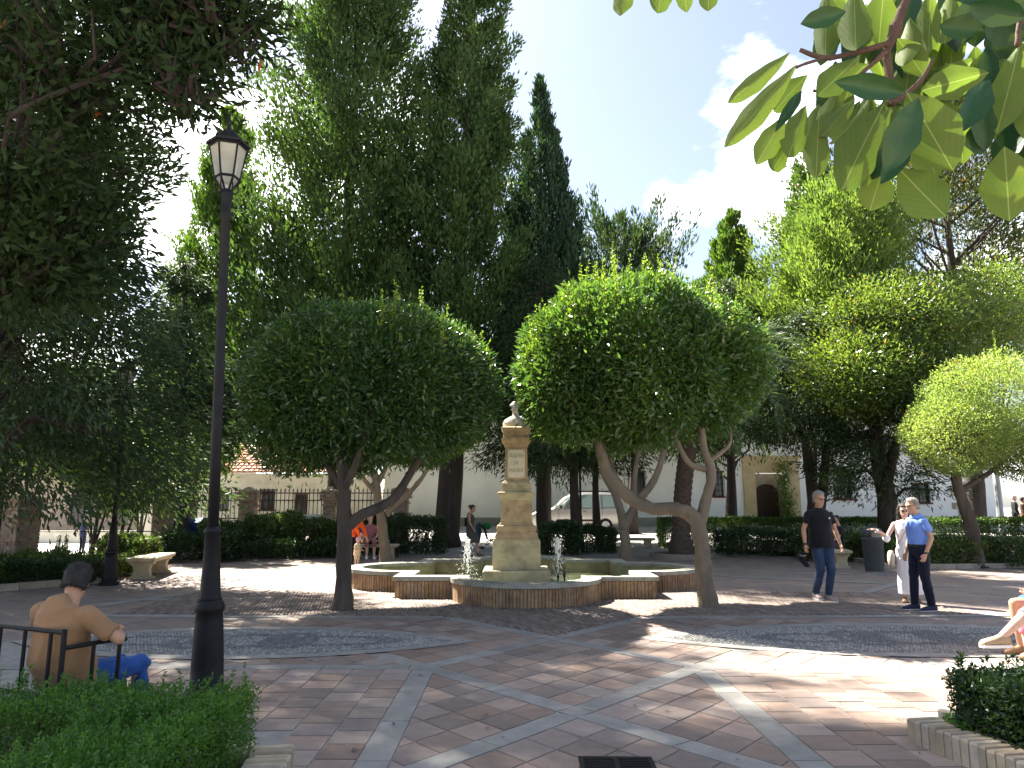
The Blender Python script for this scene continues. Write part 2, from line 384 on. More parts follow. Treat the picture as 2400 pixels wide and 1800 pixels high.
LENS = [(-3.15, 9.1, 2.45, .86), (2 * xc + 3.75, 9.3, 2.95, .95)]
rg = random.Random(4)
tiles = []
def addtile(poly, ins=.006):
    if len(poly) < 3 or area(poly) < .006: return
    c = cen(poly)
    if any(lens_in(c[0], c[1], *l, .1) for l in LENS): return
    if c[1] < 5.55 and (c[0] < -1.5 or c[0] > 2.75): return
    q = [(a[0] + (c[0] - a[0]) * ins / .15, a[1] + (c[1] - a[1]) * ins / .15) for a in poly]
    tiles.append((c, q))
n6 = 6
for ci in (-2, -1, 0, 1, 2):
    for cj in (-2, -1, 0, 1, 2):
        if ci < 0 and cj < 0: continue
        for i in range(n6):
            for j in range(n6):
                st = (1 - 2 * bandw) / n6; p0 = ci + bandw + i * st; q0 = cj + bandw + j * st
                poly = [pq(p0, q0), pq(p0 + st, q0), pq(p0 + st, q0 + st), pq(p0, q0 + st)]
                if ci >= 0 and cj >= 0:
                    poly = clip(poly, 1, 0, xc + hw - .11)
                    if poly: poly = clip(poly, -1, 0, -(xc - hw + .11))
                else:
                    poly = clip(poly, 0, -1, -(yM + .11))
                    if poly: poly = clip(poly, 1, 0, 5.2)
                    if poly: poly = clip(poly, -1, 0, 4.4)
                if poly: poly = clip(poly, 0, -1, -3.3)
                if poly: addtile(poly)
def field(x0, x1, y0, y1, s, off=.5):
    ny = int((y1 - y0) / s) + 1
    nxx = int((x1 - x0) / s) + 1
    for i in range(nxx):
        for j in range(-1, ny):
            xa = x0 + i * s; ya = y1 - (j + 1) * s + (s * off if i % 2 else 0) ; 
            poly = [(xa, max(y0, ya)), (min(x1, xa + s), max(y0, ya)), (min(x1, xa + s), min(y1, ya + s)), (xa, min(y1, ya + s))]
            if poly[1][0] - poly[0][0] > .04 and poly[2][1] - poly[1][1] > .04: addtile(poly)
field(xc + hw + .11, 7.2, 3.6, yM - .1, .305, .37)
field(-4.6, xc - hw - .11, 3.6, yM - .1, .305, .41)
tiles.sort(key=lambda t_: math.hypot(*t_[0]) + (0 if t_[0][1] > 4.0 else 50))
st = MB()
for k, (c, q) in enumerate(tiles):
    h = .0105 + rg.uniform(-.0014, .0014)
    if k < 300:
        MB().prism([(a - c[0], b - c[1]) for a, b in q], 0.002, h, .012).build('tile', m_tile, plaza, loc=(c[0], c[1], 0))
    else: st.prism(q, 0.002, h)
st.build('paving_tiles', m_tile, plaza, kind='stuff')

def slab_run(p0, p1, w_, piece=.85, z=.0125, name='slab'):
    p0 = V((p0[0], p0[1], 0)); p1 = V((p1[0], p1[1], 0)); d = p1 - p0; L = d.length; n = max(1, round(L / piece)); d.normalize(); s = V((-d.y, d.x, 0)) * w_ / 2
    for i in range(n):
        a = p0 + d * (L * i / n + .003); b = p0 + d * (L * (i + 1) / n - .003); c = (a + b) / 2
        MB().prism([(v_.x - c.x, v_.y - c.y) for v_ in (a - s, b - s, b + s, a + s)], .003, z + rg.uniform(-.0012, .0012), .006).build(name, m_slab, plaza, loc=(c.x, c.y, 0))
bw = .205
mg = .6 * bw
def P2(p, q): return pq(p, q)
e = bandw * .98
slab_run(P2(e, 0), P2(1 - e, 0), bw); slab_run(P2(0, e), P2(0, 1 - e), bw)
slab_run(P2(1, e), P2(1, 1 - e), bw); slab_run(P2(e, 1), P2(1 - e, 1), bw)
slab_run(P2(-e, 0), P2(-1.02, 0), bw); slab_run(P2(0, -e), P2(0, -1.02), bw)
slab_run(P2(1 + e, 1), P2(1.9, 1), bw); slab_run(P2(1, 1 + e), P2(1, 1.9), bw)
for p, q in ((0, 0), (1, 1)):
    k = e * .97
    c = P2(p, q); MB().prism([(a - c[0], b - c[1]) for a, b in (P2(p - k, q - k), P2(p + k, q - k), P2(p + k, q + k), P2(p - k, q + k))][::1 if True else -1], .003, .0125, .004).build('slab', m_slab, plaza, loc=(c[0], c[1], 0))
for sx in (-1, 1):
    x_ = xc + sx * hw
    MB().prism([(-.14, -.14), (.14, -.14), (.14, .14), (-.14, .14)], .003, .0127, .004).build('slab', m_slab, plaza, loc=(x_, yM, 0))
    slab_run((x_, yM - .15), (x_, 3.2), bw); slab_run((x_ + sx * .15, yM), (x_ + sx * 6.2, yM), bw)
    # band that runs round the fountain square
    q = P2(-1.05, 0) if sx < 0 else P2(0, -1.05)
    slab_run((q[0] + sx * .06, q[1] + .02), (q[0] + sx * 5.5, q[1] + .25), bw, 1.1)
for a, b in (((6.2, 13.8), (9.0, 17.0)), ((4.8, 17.6), (8.8, 15.2)), ((6.4, 18.3), (9.2, 18.0)), ((-7.4, 13.0), (-4.2, 13.4)), ((-7.0, 11.6), (-5, 16.4))):
    slab_run(a, b, .22, 1.2)

# pebble mosaics
for li, (cx, cy, hl, hg) in enumerate(LENS):
    def outline(grow):
        pts = []
        for s in (-1, 1):
            for i in range(25):
                q = -1 + 2 * i / 24; q = q * s * -1
                pts.append((cx + q * (hl + grow * 1.6), cy + s * (hg + grow) * (1 - abs(q) ** 2.2)))
        return pts
    o_, i_ = outline(.2), outline(0)
    rim = MB(); n = len(o_)
    rim.v = [(x, y, .017) for x, y in o_] + [(x, y, .017) for x, y in i_]
    rim.f = [(k, (k + 1) % n, n + (k + 1) % n, n + k) for k in range(n)]
    rim.build('mosaic_border', m_slab, plaza)
    bed = MB(); bed.v = [(x, y, .0135) for x, y in i_]; bed.f = [tuple(range(n))]; bed.build('mosaic_bed', m_mosbed, plaza)
    pale, dark = MB(), MB(); sp = .042
    for a in range(int(2 * hl / sp)):
        for b in range(int(2 * hg / sp)):
            x = cx - hl + (a + .5 + .5 * (b % 2)) * sp + rg.uniform(-.008, .008); y = cy - hg + (b + .5) * sp + rg.uniform(-.008, .008)
            if not lens_in(x, y, cx, cy, hl, hg, -.03): continue
            dk = False
            for ex, rx, ry in ((-1.05, .72, .30), (0, .62, .42), (1.05, .72, .30), (-.52, .3, .5), (.52, .3, .5)):
                rr = math.hypot((x - cx - ex) / rx, (y - cy) / ry)
                if .72 < rr < 1.12: dk = True
            r0 = sp * rg.uniform(.40, .52); a0 = rg.random() * 3; z0 = .0135; k5 = [(x + r0 * math.cos(a0 + t * 1.2566), y + r0 * .8 * math.sin(a0 + t * 1.2566)) for t in range(5)]
            (dark if dk else pale).add([(p[0], p[1], z0) for p in k5] + [(x + (p[0] - x) * .6, y + (p[1] - y) * .6, z0 + .011) for p in k5], [(0, 1, 6, 5), (1, 2, 7, 6), (2, 3, 8, 7), (3, 4, 9, 8), (4, 0, 5, 9), (5, 6, 7, 8, 9)])
    pale.build('pale_pebbles', m_pale_peb, plaza, kind='stuff'); dark.build('dark_pebbles', m_dark_peb, plaza, kind='stuff')

# ------------------------------------------------------------------ fountain
FX, FY, FH, FR = .24, 15.6, 2.3, 1.29
def fountain_outline(off, arc=14):
    h = FH - off; r = FR - off; pts = []
    for k in range(4):
        loc = [(-h, -h), (-r, -h)] + [(r * math.cos(math.pi + math.pi * i / arc), -FH + r * math.sin(math.pi + math.pi * i / arc)) for i in range(arc + 1)] + [(r, -h)]
        ca, sa = math.cos(k * math.pi / 2), math.sin(k * math.pi / 2)
        pts += [(FX + x * ca - y * sa, FY + x * sa + y * ca) for x, y in loc]
    return pts
def in_fountain(x, y, m=0.0):
    x, y = abs(x - FX), abs(y - FY)
    return (x < FH + m and y < FH + m) or math.hypot(x, y - FH) < FR + m or math.hypot(x - FH, y) < FR + m
# bricks laid on edge round the fountain
hb = MB(); ang = rad(12); ca, sa = math.cos(ang), math.sin(ang)
row, ln = .054, .235
for i in range(-130, 130):
    for j in range(-22, 24):
        lx = i * row; ly = (j + (.5 if i % 2 else 0)) * ln
        x = xc + lx * ca - ly * sa; y = 11.2 + lx * sa + ly * ca
        if in_fountain(x, y, .03) or abs(x - xc) > 6.4: continue
        if y > 14.2 or y < yA + abs(x - xc) * hh / hw + .16 and y < pq(-1, 0)[1] + .14 + .045 * abs(x - xc): continue
        hb.box((x, y, .008 + rg.uniform(-.002, .002)), (row * .8, ln * .94, .012), ang)
hb.build('paving_bricks', m_brickpave, plaza, kind='stuff')

fo = thing('fountain', 'low star shaped brick fountain basin with stone coping around the stone monument', 'fountain', (0, 0, 0))
outer = fountain_outline(.035); inn = fountain_outline(.28)
core = MB(); n = len(outer)
core.v = [(x, y, -.02) for x, y in outer] + [(x, y, .30) for x, y in outer] + [(x, y, .30) for x, y in inn] + [(x, y, -.3) for x, y in inn]
core.f = [(a * n + k, a * n + (k + 1) % n, (a + 1) * n + (k + 1) % n, (a + 1) * n + k) for a in range(3) for k in range(n)]
core.build('basin_wall', m_basin, fo)
# coping stones
oo, ii = fountain_outline(-.025), fountain_outline(.30)
def subdiv(o, i, maxl):
    r = []
    for k in range(len(o)):
        a, b = V((*o[k], 0)), V((*o[(k + 1) % len(o)], 0)); c, d = V((*i[k], 0)), V((*i[(k + 1) % len(i)], 0)); m = max(1, int((b - a).length / maxl))
        for t in range(m): r.append((a.lerp(b, t / m), c.lerp(d, t / m)))
    return r
pr = subdiv(oo, ii, .5); np_ = len(pr); k = 0; step = 2
idx = list(range(0, np_, step))
for a in idx:
    seg = [pr[(a + t) % np_] for t in range(min(step, np_ - a) + 1)]
    c = sum((s[0] for s in seg), V()) / len(seg); mbb = MB()
    lo = [s[0] for s in seg]; hi = [s[1] for s in seg][::-1]
    poly = [((p - c).x, (p - c).y) for p in lo + hi]; m_ = len(poly); zt = .375 + rg.uniform(-.003, .003)
    ins = [(x * .985, y * .985) for x, y in poly]
    mbb.rings([[(x, y, .305) for x, y in poly], [(x, y, zt - .012) for x, y in poly], [(x, y, zt) for x, y in ins]])
    mbb.build('coping_stone', m_coping, fo, loc=(c.x, c.y, 0))
# facing bricks stand upright round the wall
fb = []
for k in range(len(outer)):
    a, b = V((*fountain_outline(0.035)[k], 0)), V((*outer[(k + 1) % n], 0)); L = (b - a).length
    m_ = max(1, round(L / .062)); d = (b - a).normalized()
    for t in range(m_):
        p = a + d * (L * (t + .5) / m_); nrm_ = V((d.y, -d.x, 0)); fb.append((p + nrm_ * .012, math.atan2(d.y, d.x), L / m_))
fb.sort(key=lambda t_: t_[0].y)
bm_ = MB().box((0, 0, .146), (.052, .03, .294)).mesh('brick'); bm_.materials.append(m_fbrick)
rest = MB()
for k, (p, a, L) in enumerate(fb):
    if k < 300: put('brick', bm_, fo, (p.x, p.y, rg.uniform(-.003, .003)), a, (L / .062, 1 + rg.uniform(-.25, .25), 1))
    else: rest.box((p.x, p.y, .146), (.052, .03, .294), a)
rest.build('facing_bricks', m_fbrick, fo, kind='stuff')
# water
def watermat():
    m, t = newmat('basin_water'); tcn = N(t, 'ShaderNodeTexCoord')
    p = N(t, 'ShaderNodeBsdfPrincipled'); p.inputs['Base Color'].default_value = (.085, .10, .055, 1); p.inputs['Roughness'].default_value = .04; p.inputs['Specular IOR Level'].default_value = .6; p.inputs['IOR'].default_value = 1.33
    b = N(t, 'ShaderNodeBump'); b.inputs['Strength'].default_value = .5; b.inputs['Distance'].default_value = .05
    t.links.new(noise(t, tcn.outputs['Object'], 7, 3), b.inputs['Height']); t.links.new(b.outputs[0], p.inputs['Normal'])
    o = N(t, 'ShaderNodeOutputMaterial'); t.links.new(p.outputs[0], o.inputs['Surface']); return m
wt = MB(); wp = fountain_outline(.27); wt.v = [(x, y, .09) for x, y in wp]; wt.f = [tuple(range(len(wp)))]
tag(wt.build('water', watermat()), kind='structure')
# jets
m_jet = glassmat('jet_water', (.97, .98, .99), .12, .45, .8)
rn = np.random.default_rng(3)
def jet(u, vt, Y, lean, label):
    p0 = at(u, 1372, Y); p0.z = .1; top = at(u, vt, Y)
    t = thing('water_jet', label, 'water jet', p0, group='fountain jets')
    H = top.z - p0.z; mb = MB(); pts, rr = [], []
    for i in range(15):
        q = i / 14; pts.append((lean * q + .012 * math.sin(i * 1.7), .01 * math.cos(i * 2.1), q * H)); rr.append(.010 + .022 * q ** 1.2 * (1 + .3 * math.sin(i * 2.4)))
    mb.tube(pts, rr, 8, round_end=True)
    for s in (-1, 1):
        pts, rr = [], []
        for i in range(10):
            q = i / 9; pts.append((lean + s * (.03 + .05 * q) + .015 * math.sin(i * 2.6 + s), .02 * math.sin(i), H * (.97 - .8 * q))); rr.append(.017 * (1 - .75 * q) * (1 + .35 * math.sin(i * 2.9)))
        mb.tube(pts, rr, 7, round_end=True)
    me = remeshed(mb, 'spout', .012, 2); me.materials.append(m_jet); put('spout', me, t)
    dr = MB()
    for i in range(260):
        q = rn.random(); dr.ball((lean + rn.normal() * (.035 + .10 * (1 - q)), rn.normal() * .08, H * q), rn.uniform(.004, .012), 5, 4)
    dr.build('droplets', m_jet, t, kind='stuff')
    MB().lathe([(.018, -.1), (.018, .10), (.026, .10), (.026, .14), (.016, .14), (.014, .2)], 10).build('nozzle', m_iron, t)
jet(1097, 1262, 14.9, -.02, 'tall splashing water jet to the left of the monument base')
jet(1308, 1262, 14.9, .0, 'thin splashing water jet to the right of the monument base')
sp_ = at(1323, 1372, 14.7); sp_.z = .08
MB().lathe([(.016, -.2), (.016, .16), (.026, .16), (.026, .22), (.012, .22), (.012, .33)], 10).build('pipe_stem', m_iron, thing('spray_pipe', 'short black nozzle pipe standing in the basin right of the monument', 'pipe', sp_))

# ------------------------------------------------------------------ monument
MX, MY = at(1210, 1200, 15.5).x, 15.5
mon = thing('monument', 'tall stepped sandstone monument with inscribed plaque in the middle of the fountain', 'monument', (MX, MY, 0))
def zv(v, d): return at(1210, v, MY - d).z
def hwid(pxw, d): return pxw / F * (MY - d) * .985 / 2
z4 = lambda y: 900 + y / 3.016
zz = lambda y, d: zv(z4(y), d)
MB().square([(-.3, .665), (zz(1330, .66), .665), (zz(1322, .66), .65)], bev=.012).build('plinth', m_lime, mon)
zb = zz(1322, .65)
MB().square([(zb, .475), (zb + .01, .48), (zz(1112, .47), .475), (zz(1105, .47), .465)], bev=.01).build('base_block', m_lime, mon)
a, b = zz(1105, .47), zz(985, .36)
pf = [(a, .455), (a + .03, .455), (a + .04, .435), (a + .10, .425), (a + .17, .385), (a + .24, .36), (b - .16, .352), (b - .155, .385), (b - .10, .40), (b - .05, .385), (b - .035, .345), (b, .335)]
MB().square(pf, bev=.008).build('moulded_base', m_lime2, mon)
c = zz(822, .31)
MB().square([(b, .325), (b + .02, .318), (c, .315)], bev=.006).build('pedestal_die', m_lime2, mon)
d = zz(762, .36)
MB().square([(c, .32), (c + .02, .335), (c + .07, .345), (c + .11, .38), (d - .05, .385), (d - .012, .38), (d, .36)], bev=.008).build('pedestal_cap', m_lime, mon)
e_ = zz(700, .29); f_ = zz(682, .26)
MB().square([(d, .305), (e_, .298), (e_ + .01, .28), (f_ - .02, .268), (f_, .24)], bev=.008).build('shaft_base', m_lime, mon)
g_ = zz(440, .23)
MB().square([(f_, .232), (g_, .225)], bev=.006).build('shaft', m_lime2, mon)
h_ = zz(380, .3)
MB().square([(g_, .23), (g_ + .03, .25), (g_ + .06, .255), (g_ + .09, .285), (h_ - .05, .305), (h_, .31)], bev=.006).build('cornice', m_lime2, mon)
i_ = zz(300, .27)
MB().square([(h_, .27), (h_ + .05, .265), (h_ + .07, .275), (h_ + .14, .28), (i_ - .05, .30), (i_ - .02, .305), (i_, .27)], bev=.01).build('top_block', m_lime2, mon)
pw, ph = .175, (zz(465, .24) - zz(663, .24)); pzc = (zz(465, .24) + zz(663, .24)) / 2
pq_ = MB().box((-.0, -.242, pzc), (2 * pw, .03, ph)).build('plaque', m_plaque, mon)
def lettering(txt, size, loc, parent, mat, name='lettering', rot=(rad(90), 0, 0), ext=.003, sx=1):
    cu = bpy.data.curves.new('t', 'FONT'); cu.body = txt; cu.size = size; cu.extrude = ext; cu.align_x = 'CENTER'; cu.align_y = 'CENTER'
    ob = bpy.data.objects.new('t', cu); COL.objects.link(ob); dg = bpy.context.evaluated_depsgraph_get(); dg.update()
    me = bpy.data.meshes.new_from_object(ob.evaluated_get(dg)); bpy.data.objects.remove(ob); me.materials.clear(); me.materials.append(mat)
    o = link(bpy.data.objects.new(name, me), parent); o.location = loc; o.rotation_euler = rot; o.scale = (sx, 1, 1); return o
for k, (txt, sx) in enumerate((('DUQUESA', .68), ('DE', .75), ('PARCENT', .70))):
    lettering(txt, .102, (0, -.258, pzc + ph * (.29 - .265 * k)), pq_, m_letter, sx=sx)
for sx in (-1, 1):
    for sz in (-1, 1): MB().ball((sx * (pw - .025), -.258, pzc + sz * (ph / 2 - .025)), .009, 8, 5).build('screw', m_iron, pq_)
# ------------------------------------------------------------------ buildings
def wall_open(mb, x0, x1, z0, z1, y, ops, depth=.28):
    xs_ = sorted({x0, x1, *[o[0] for o in ops], *[o[1] for o in ops]}); zs_ = sorted({z0, z1, *[o[2] for o in ops], *[o[3] for o in ops]})
    for i in range(len(xs_) - 1):
        for j in range(len(zs_) - 1):
            cx, cz = (xs_[i] + xs_[i + 1]) / 2, (zs_[j] + zs_[j + 1]) / 2
            if any(o[0] < cx < o[1] and o[2] < cz < o[3] for o in ops): continue
            mb.add([(xs_[i], y, zs_[j]), (xs_[i + 1], y, zs_[j]), (xs_[i + 1], y, zs_[j + 1]), (xs_[i], y, zs_[j + 1])], [(0, 1, 2, 3)])
    for a, b, c, d in ops:
        mb.add([(a, y, c), (b, y, c), (b, y, d), (a, y, d), (a, y + depth, c), (b, y + depth, c), (b, y + depth, d), (a, y + depth, d)], [(0, 1, 5, 4), (1, 2, 6, 5), (2, 3, 7, 6), (3, 0, 4, 7)])
def window(parent, a, b, c, d, y, grille=True, trim=m_redtrim):
    w_ = MB()
    for bx in (((a + b) / 2, d - .03, b - a, .06), ((a + b) / 2, c + .03, b - a, .06)): w_.box((bx[0], y + .2, bx[1]), (bx[2] - .004, .06, bx[3]))
    for x in (a + .03, b - .03, (a + b) / 2): w_.box((x, y + .2, (c + d) / 2), (.05, .058, d - c - .125))
    f = w_.build('window', m_dwood, parent)
    MB().add([(a, y + .215, c), (b, y + .215, c), (b, y + .215, d), (a, y + .215, d)], [(0, 1, 2, 3)]).build('pane', m_pane, f)
    MB().box(((a + b) / 2, y - .03, c - .035), (b - a + .14, .1, .06)).build('sill', trim, f)
    MB().box(((a + b) / 2, y - .02, d + .03), (b - a + .1, .05, .05)).build('lintel', trim, f)
    if grille:
        gr = MB(); n_ = 6; yy = y - .13
        for i in range(n_ + 1): gr.box((a + (b - a) * i / n_, yy, (c + d) / 2), (.016, .016, d - c + .1))
        for j in range(5): gr.box(((a + b) / 2, yy - .012, c + (d - c) * j / 4), (b - a + .04, .012, .022))
        for s_ in (a, b):
            for j in (c, d): gr.box((s_, y - .062, j), (.014, .125, .014))
        gr.build('grille', m_iron, f)
    return f
def roof_tiles(mb, x0, x1, y0, y1, z0, z1, pitch=.26, rgn=random.Random(1)):
    n_ = int((x1 - x0) / pitch); L = math.hypot(y1 - y0, z1 - z0); rows = max(3, int(L / .42))
    for i in range(n_):
        for j in range(rows):
            t0, t1 = j / rows, (j + 1.12) / rows; x = x0 + (i + .5) * pitch + rgn.uniform(-.012, .012); dz = rgn.uniform(0, .02)
            vs = []
            for t, r, up in ((t0, .125, .045), (t1, .10, .0)):
                for k in range(5):
                    a_ = math.pi * k / 4; vs.append((x - math.cos(a_) * r, y0 + (y1 - y0) * t, z0 + (z1 - z0) * t + math.sin(a_) * r * .8 + up + dz))
            mb.add(vs, [(k, k + 1, k + 6, k + 5) for k in range(4)] + [(4, 3, 2, 1, 0)])
BY = 39.0
def bx(u, v=1150): return at(u, v, BY).x
def bz(v): return at(1200, v, BY).z
X0, X1, ZB, ZT = bx(900), bx(2330), .45, 7.4
wins = [(bx(1473), bx(1513), bz(1163), bz(1106)), (bx(1656), bx(1697), bz(1164), bz(1106)), (bx(1953), bx(1998), bz(1170), bz(1110)), (bx(2137), bx(2180), bz(1179), bz(1134)),
        (bx(2070), bx(2100), bz(1075), bz(1020)), (bx(1953), bx(1990), bz(1010), bz(950)), (bx(1656), bx(1697), bz(1010), bz(950))]
door = (bx(1771), bx(1846), ZB + .002, bz(1108)); door2 = (bx(2268), bx(2304), ZB + .002, bz(1137))
wb = thing('white_building', 'long white plastered building with grilled windows and ochre stone doorway behind the hedge', 'building', ((X0 + X1) / 2, BY, ZB))
wb.location = (0, 0, 0)
mb = MB(); wall_open(mb, X0, X1, ZB, ZT, BY, wins + [door, door2])
mb.add([(X0, BY, ZB), (X0, BY + 9, ZB), (X0, BY + 9, ZT), (X0, BY, ZT), (X1, BY, ZB), (X1, BY + 9, ZB), (X1, BY + 9, ZT), (X1, BY, ZT)], [(1, 0, 3, 2), (4, 5, 6, 7), (5, 1, 2, 6)])
mb.build('wall', m_white, wb)
for o in wins: window(wb, *o, BY)
pb = MB(); zz_ = bz(1213)
for a_, b_ in ((X0 - .02, door[0] - .66), (door[1] + .66, door2[0] - .7), (door2[1] + .1, X1 + .02)): pb.box(((a_ + b_) / 2, BY - .01, (ZB + zz_) / 2), (b_ - a_, .06, zz_ - ZB))
pb.build('plinth_band', m_plinth, wb)
sur = MB(); dw, dh = .62, .75
sur.box((door[0] - dw / 2, BY - .03, (ZB + door[3]) / 2), (dw, .14, door[3] - ZB)); sur.box((door[1] + dw / 2, BY - .03, (ZB + door[3]) / 2), (dw, .14, door[3] - ZB))
sur.box(((door[0] + door[1]) / 2, BY - .03, door[3] + dh / 2), (door[1] - door[0] + 2 * dw, .14, dh)); sur.box(((door[0] + door[1]) / 2, BY - .07, door[3] + dh + .07), (door[1] - door[0] + 2 * dw + .3, .3, .14))
so_ = sur.build('door_surround', m_ochre, wb)
for s_, xx in ((-1, door[0] - dw / 2), (1, door[1] + dw / 2)):
    for k in range(4): MB().box((xx, BY - .105, ZB + .35 + k * .62), (dw - .02, .012, .6)).build('ashlar', m_ochre, so_)
dr = MB(); dr.add([(door[0], BY + 1.2, ZB), (door[1], BY + 1.2, ZB), (door[1], BY + 1.2, door[3]), (door[0], BY + 1.2, door[3])], [(0, 1, 2, 3)])
dr.add([(door[0], BY + .27, ZB), (door[0], BY + 1.2, ZB), (door[0], BY + 1.2, door[3]), (door[0], BY + .27, door[3])], [(0, 1, 2, 3)]); dr.add([(door[1], BY + .27, ZB), (door[1], BY + 1.2, ZB), (door[1], BY + 1.2, door[3]), (door[1], BY + .27, door[3])], [(3, 2, 1, 0)])
dr.build('doorway_recess', m_plinth, wb)
ar = MB(); pts = []; cxd = (door[0] + door[1]) / 2 + .12; wd = .62
for k in range(13):
    a_ = math.pi * k / 12; pts.append((cxd - wd * math.cos(a_), BY + 1.15, door[3] - 1.0 + .45 * math.sin(a_)))
ar.v = [(cxd - wd, BY + 1.15, ZB)] + pts + [(cxd + wd, BY + 1.15, ZB)]; ar.f = [tuple(range(15))[::-1]]
ar.build('inner_door', m_dwood, wb)
d2 = MB(); n_ = 6
for k in range(n_): d2.box((door2[0] + (door2[1] - door2[0]) * (k + .5) / n_, BY + .2, (ZB + door2[3]) / 2), ((door2[1] - door2[0]) / n_ - .012, .05, door2[3] - ZB))
d2.build('door', m_dwood, wb)
for k in range(7):
    w_ = .85 if k % 2 else .55; MB().box((door2[0] - w_ / 2 - .02, BY - .03, ZB + .17 + k * .34), (w_, .08, .32)).build('quoin', m_lime, wb)
rt = MB(); roof_tiles(rt, X0 - .3, X1 + .3, BY - .45, BY + 4.5, ZT, ZT + 1.9); rt.build('roof', m_rooft, wb, kind='stuff')
MB().box(((X0 + X1) / 2, BY + 2.1, ZT + .0), (X1 - X0 + .4, 5.0, .1)).build('eaves', m_cream, wb)

HY = 36.5; hb_ = thing('low_house', 'low old cream house with clay tile roof behind the iron fence', 'house')
def hx(u): return at(u, 1160, HY).x
def hzv(v): return at(500, v, HY).z
h0, h1, hzb, hzt = hx(330), hx(860), -.4, at(500, 1112, HY).z
ops = [(hx(487), hx(538), hzv(1195), hzv(1146)), (hx(690), hx(722), hzv(1210), hzv(1158)), (hx(610), hx(645), hzv(1195), hzv(1150))]
mb = MB(); wall_open(mb, h0, h1, hzb, hzt, HY, ops)
mb.add([(h0, HY, hzb), (h0, HY + 7, hzb), (h0, HY + 7, hzt), (h0, HY, hzt), (h1, HY, hzb), (h1, HY + 7, hzb), (h1, HY + 7, hzt), (h1, HY, hzt)], [(1, 0, 3, 2), (4, 5, 6, 7), (5, 1, 2, 6)])
mb.build('wall', m_cream, hb_)
for o in ops: window(hb_, *o, HY, grille=False, trim=m_dwood)
rt = MB(); roof_tiles(rt, h0 - .2, h1 + .2, HY - .4, HY + 4, hzt + .02, hzt + 1.85); rt.build('roof', m_rooft, hb_, kind='stuff')
MB().box(((h0 + h1) / 2, HY + 1.85, hzt - .02), (h1 - h0, 4.3, .08)).build('eaves', m_cream, hb_)

# far street front on the left
fw = thing('far_house', 'tan stone house front at the end of the street far left', 'house')
mb = MB(); fy = 58; wall_open(mb, -52, -22, -1.2, 6.0, fy, [(-41 + 3.4 * k, -39.8 + 3.4 * k, 0.3, 2.3) for k in range(5)])
mb.add([(-52, fy, -1.2), (-52, fy + 6, -1.2), (-52, fy + 6, 6), (-52, fy, 6), (-22, fy, -1.2), (-22, fy + 6, -1.2), (-22, fy + 6, 6), (-22, fy, 6)], [(1, 0, 3, 2), (4, 5, 6, 7)]); mb.build('wall', M('tan_stone_wall', (.36, .29, .22), .9, .25, 2, .2, 20, stain=(.22, .17, .13), stscale=.8), fw)
for k in range(5): window(fw, -41 + 3.4 * k, -39.8 + 3.4 * k, .3, 2.3, fy, grille=False, trim=m_dwood)
rt = MB(); roof_tiles(rt, -52, -22, fy - .4, fy + 4, 6, 7.8, .5); rt.build('roof', m_rooft, fw, kind='stuff')
lw = thing('street_wall', 'low stone wall along the bright street far left', 'wall', (0, 0, 0))
MB().box((-31, 50, -.55), (22, .5, 1.0)).build('wall_body', m_cream, lw); MB().box((-31, 50, -.01), (22.3, .62, .08)).build('wall_cap', m_coping, lw)
for k, (u, lab) in enumerate(((140, 'white street bollard on the sunlit street, left one'), (158, 'white street bollard on the sunlit street, right one'))):
    p = at(u, 1250, 41); b_ = thing('bollard', lab, 'bollard', (p.x, p.y, hz(p.x, p.y) - .02), group='street bollards')
    MB().lathe([(.11, 0), (.11, .72), (.13, .74), (.13, .80), (.07, .88)], 12).build('post', m_coping, b_); MB().lathe([(.115, .5), (.115, .58)], 12, cap=False).build('band', m_iron, b_)

# ------------------------------------------------------------------ kerbs and beds
def resample(pts, step):
    out = []; acc_ = 0
    for i in range(len(pts) - 1):
        a, b = pts[i], pts[i + 1]; L = (b - a).length; d = acc_
        while d < L: out.append((a.lerp(b, d / L), math.atan2((b - a).y, (b - a).x))); d += step
        acc_ = d - L
    return out
ks_me = None
def kerb(px, name, label, step=.5, hgt=.13, mat=m_kerbstone):
    pts = [gnd(*p) if len(p) == 2 else V(p) for p in px]
    t = thing(name, label, 'kerb'); me = MB().rings([[(-step / 2 + .005, y, z) for y, z in ((-.08, 0), (.08, 0), (.08, hgt - .015), (.065, hgt), (-.065, hgt), (-.08, hgt - .015))], [(step / 2 - .005, y, z) for y, z in ((-.08, 0), (.08, 0), (.08, hgt - .015), (.065, hgt), (-.065, hgt), (-.08, hgt - .015))]]).mesh('kerb_stone'); me.materials.append(mat)
    for p, a in resample(pts, step): put('kerb_stone', me, t, (p.x, p.y, rg.uniform(-.008, .004)), a + rg.uniform(-.012, .012))
    return pts
KL = kerb([(-150, 1394), (0, 1386), (217, 1368), (262, 1352), (387, 1319), (485, 1308), (640, 1297), (792, 1289), (900, 1291), (1005, 1290), (1015, 1264)], 'planting_bed_kerb', 'low stone kerb edging the planting bed on the far left side')
KR = kerb([(1325, 1255), (1338, 1290), (1450, 1288), (1565, 1291), (1700, 1293), (1873, 1301), (2000, 1315), (2083, 1334), (2240, 1333), (2400, 1330), (2640, 1328)], 'planting_bed_kerb', 'low stone kerb edging the hedge bed on the far right side')
def bed(pts, name='flower_bed', z=.07):
    b_ = MB(); b_.v = [(p.x, p.y, z) for p in pts]; b_.f = [tuple(range(len(pts)))]; o = b_.build(name, m_soil); o['kind'] = 'structure'
    bmx = None; return o
bed(KL + [V((-3.2, 29, 0)), V((-13.2, 29.5, 0)), V((-13.2, 24, 0)), V((-19, 22, 0)), V((-17, 14, 0))], z=.075)
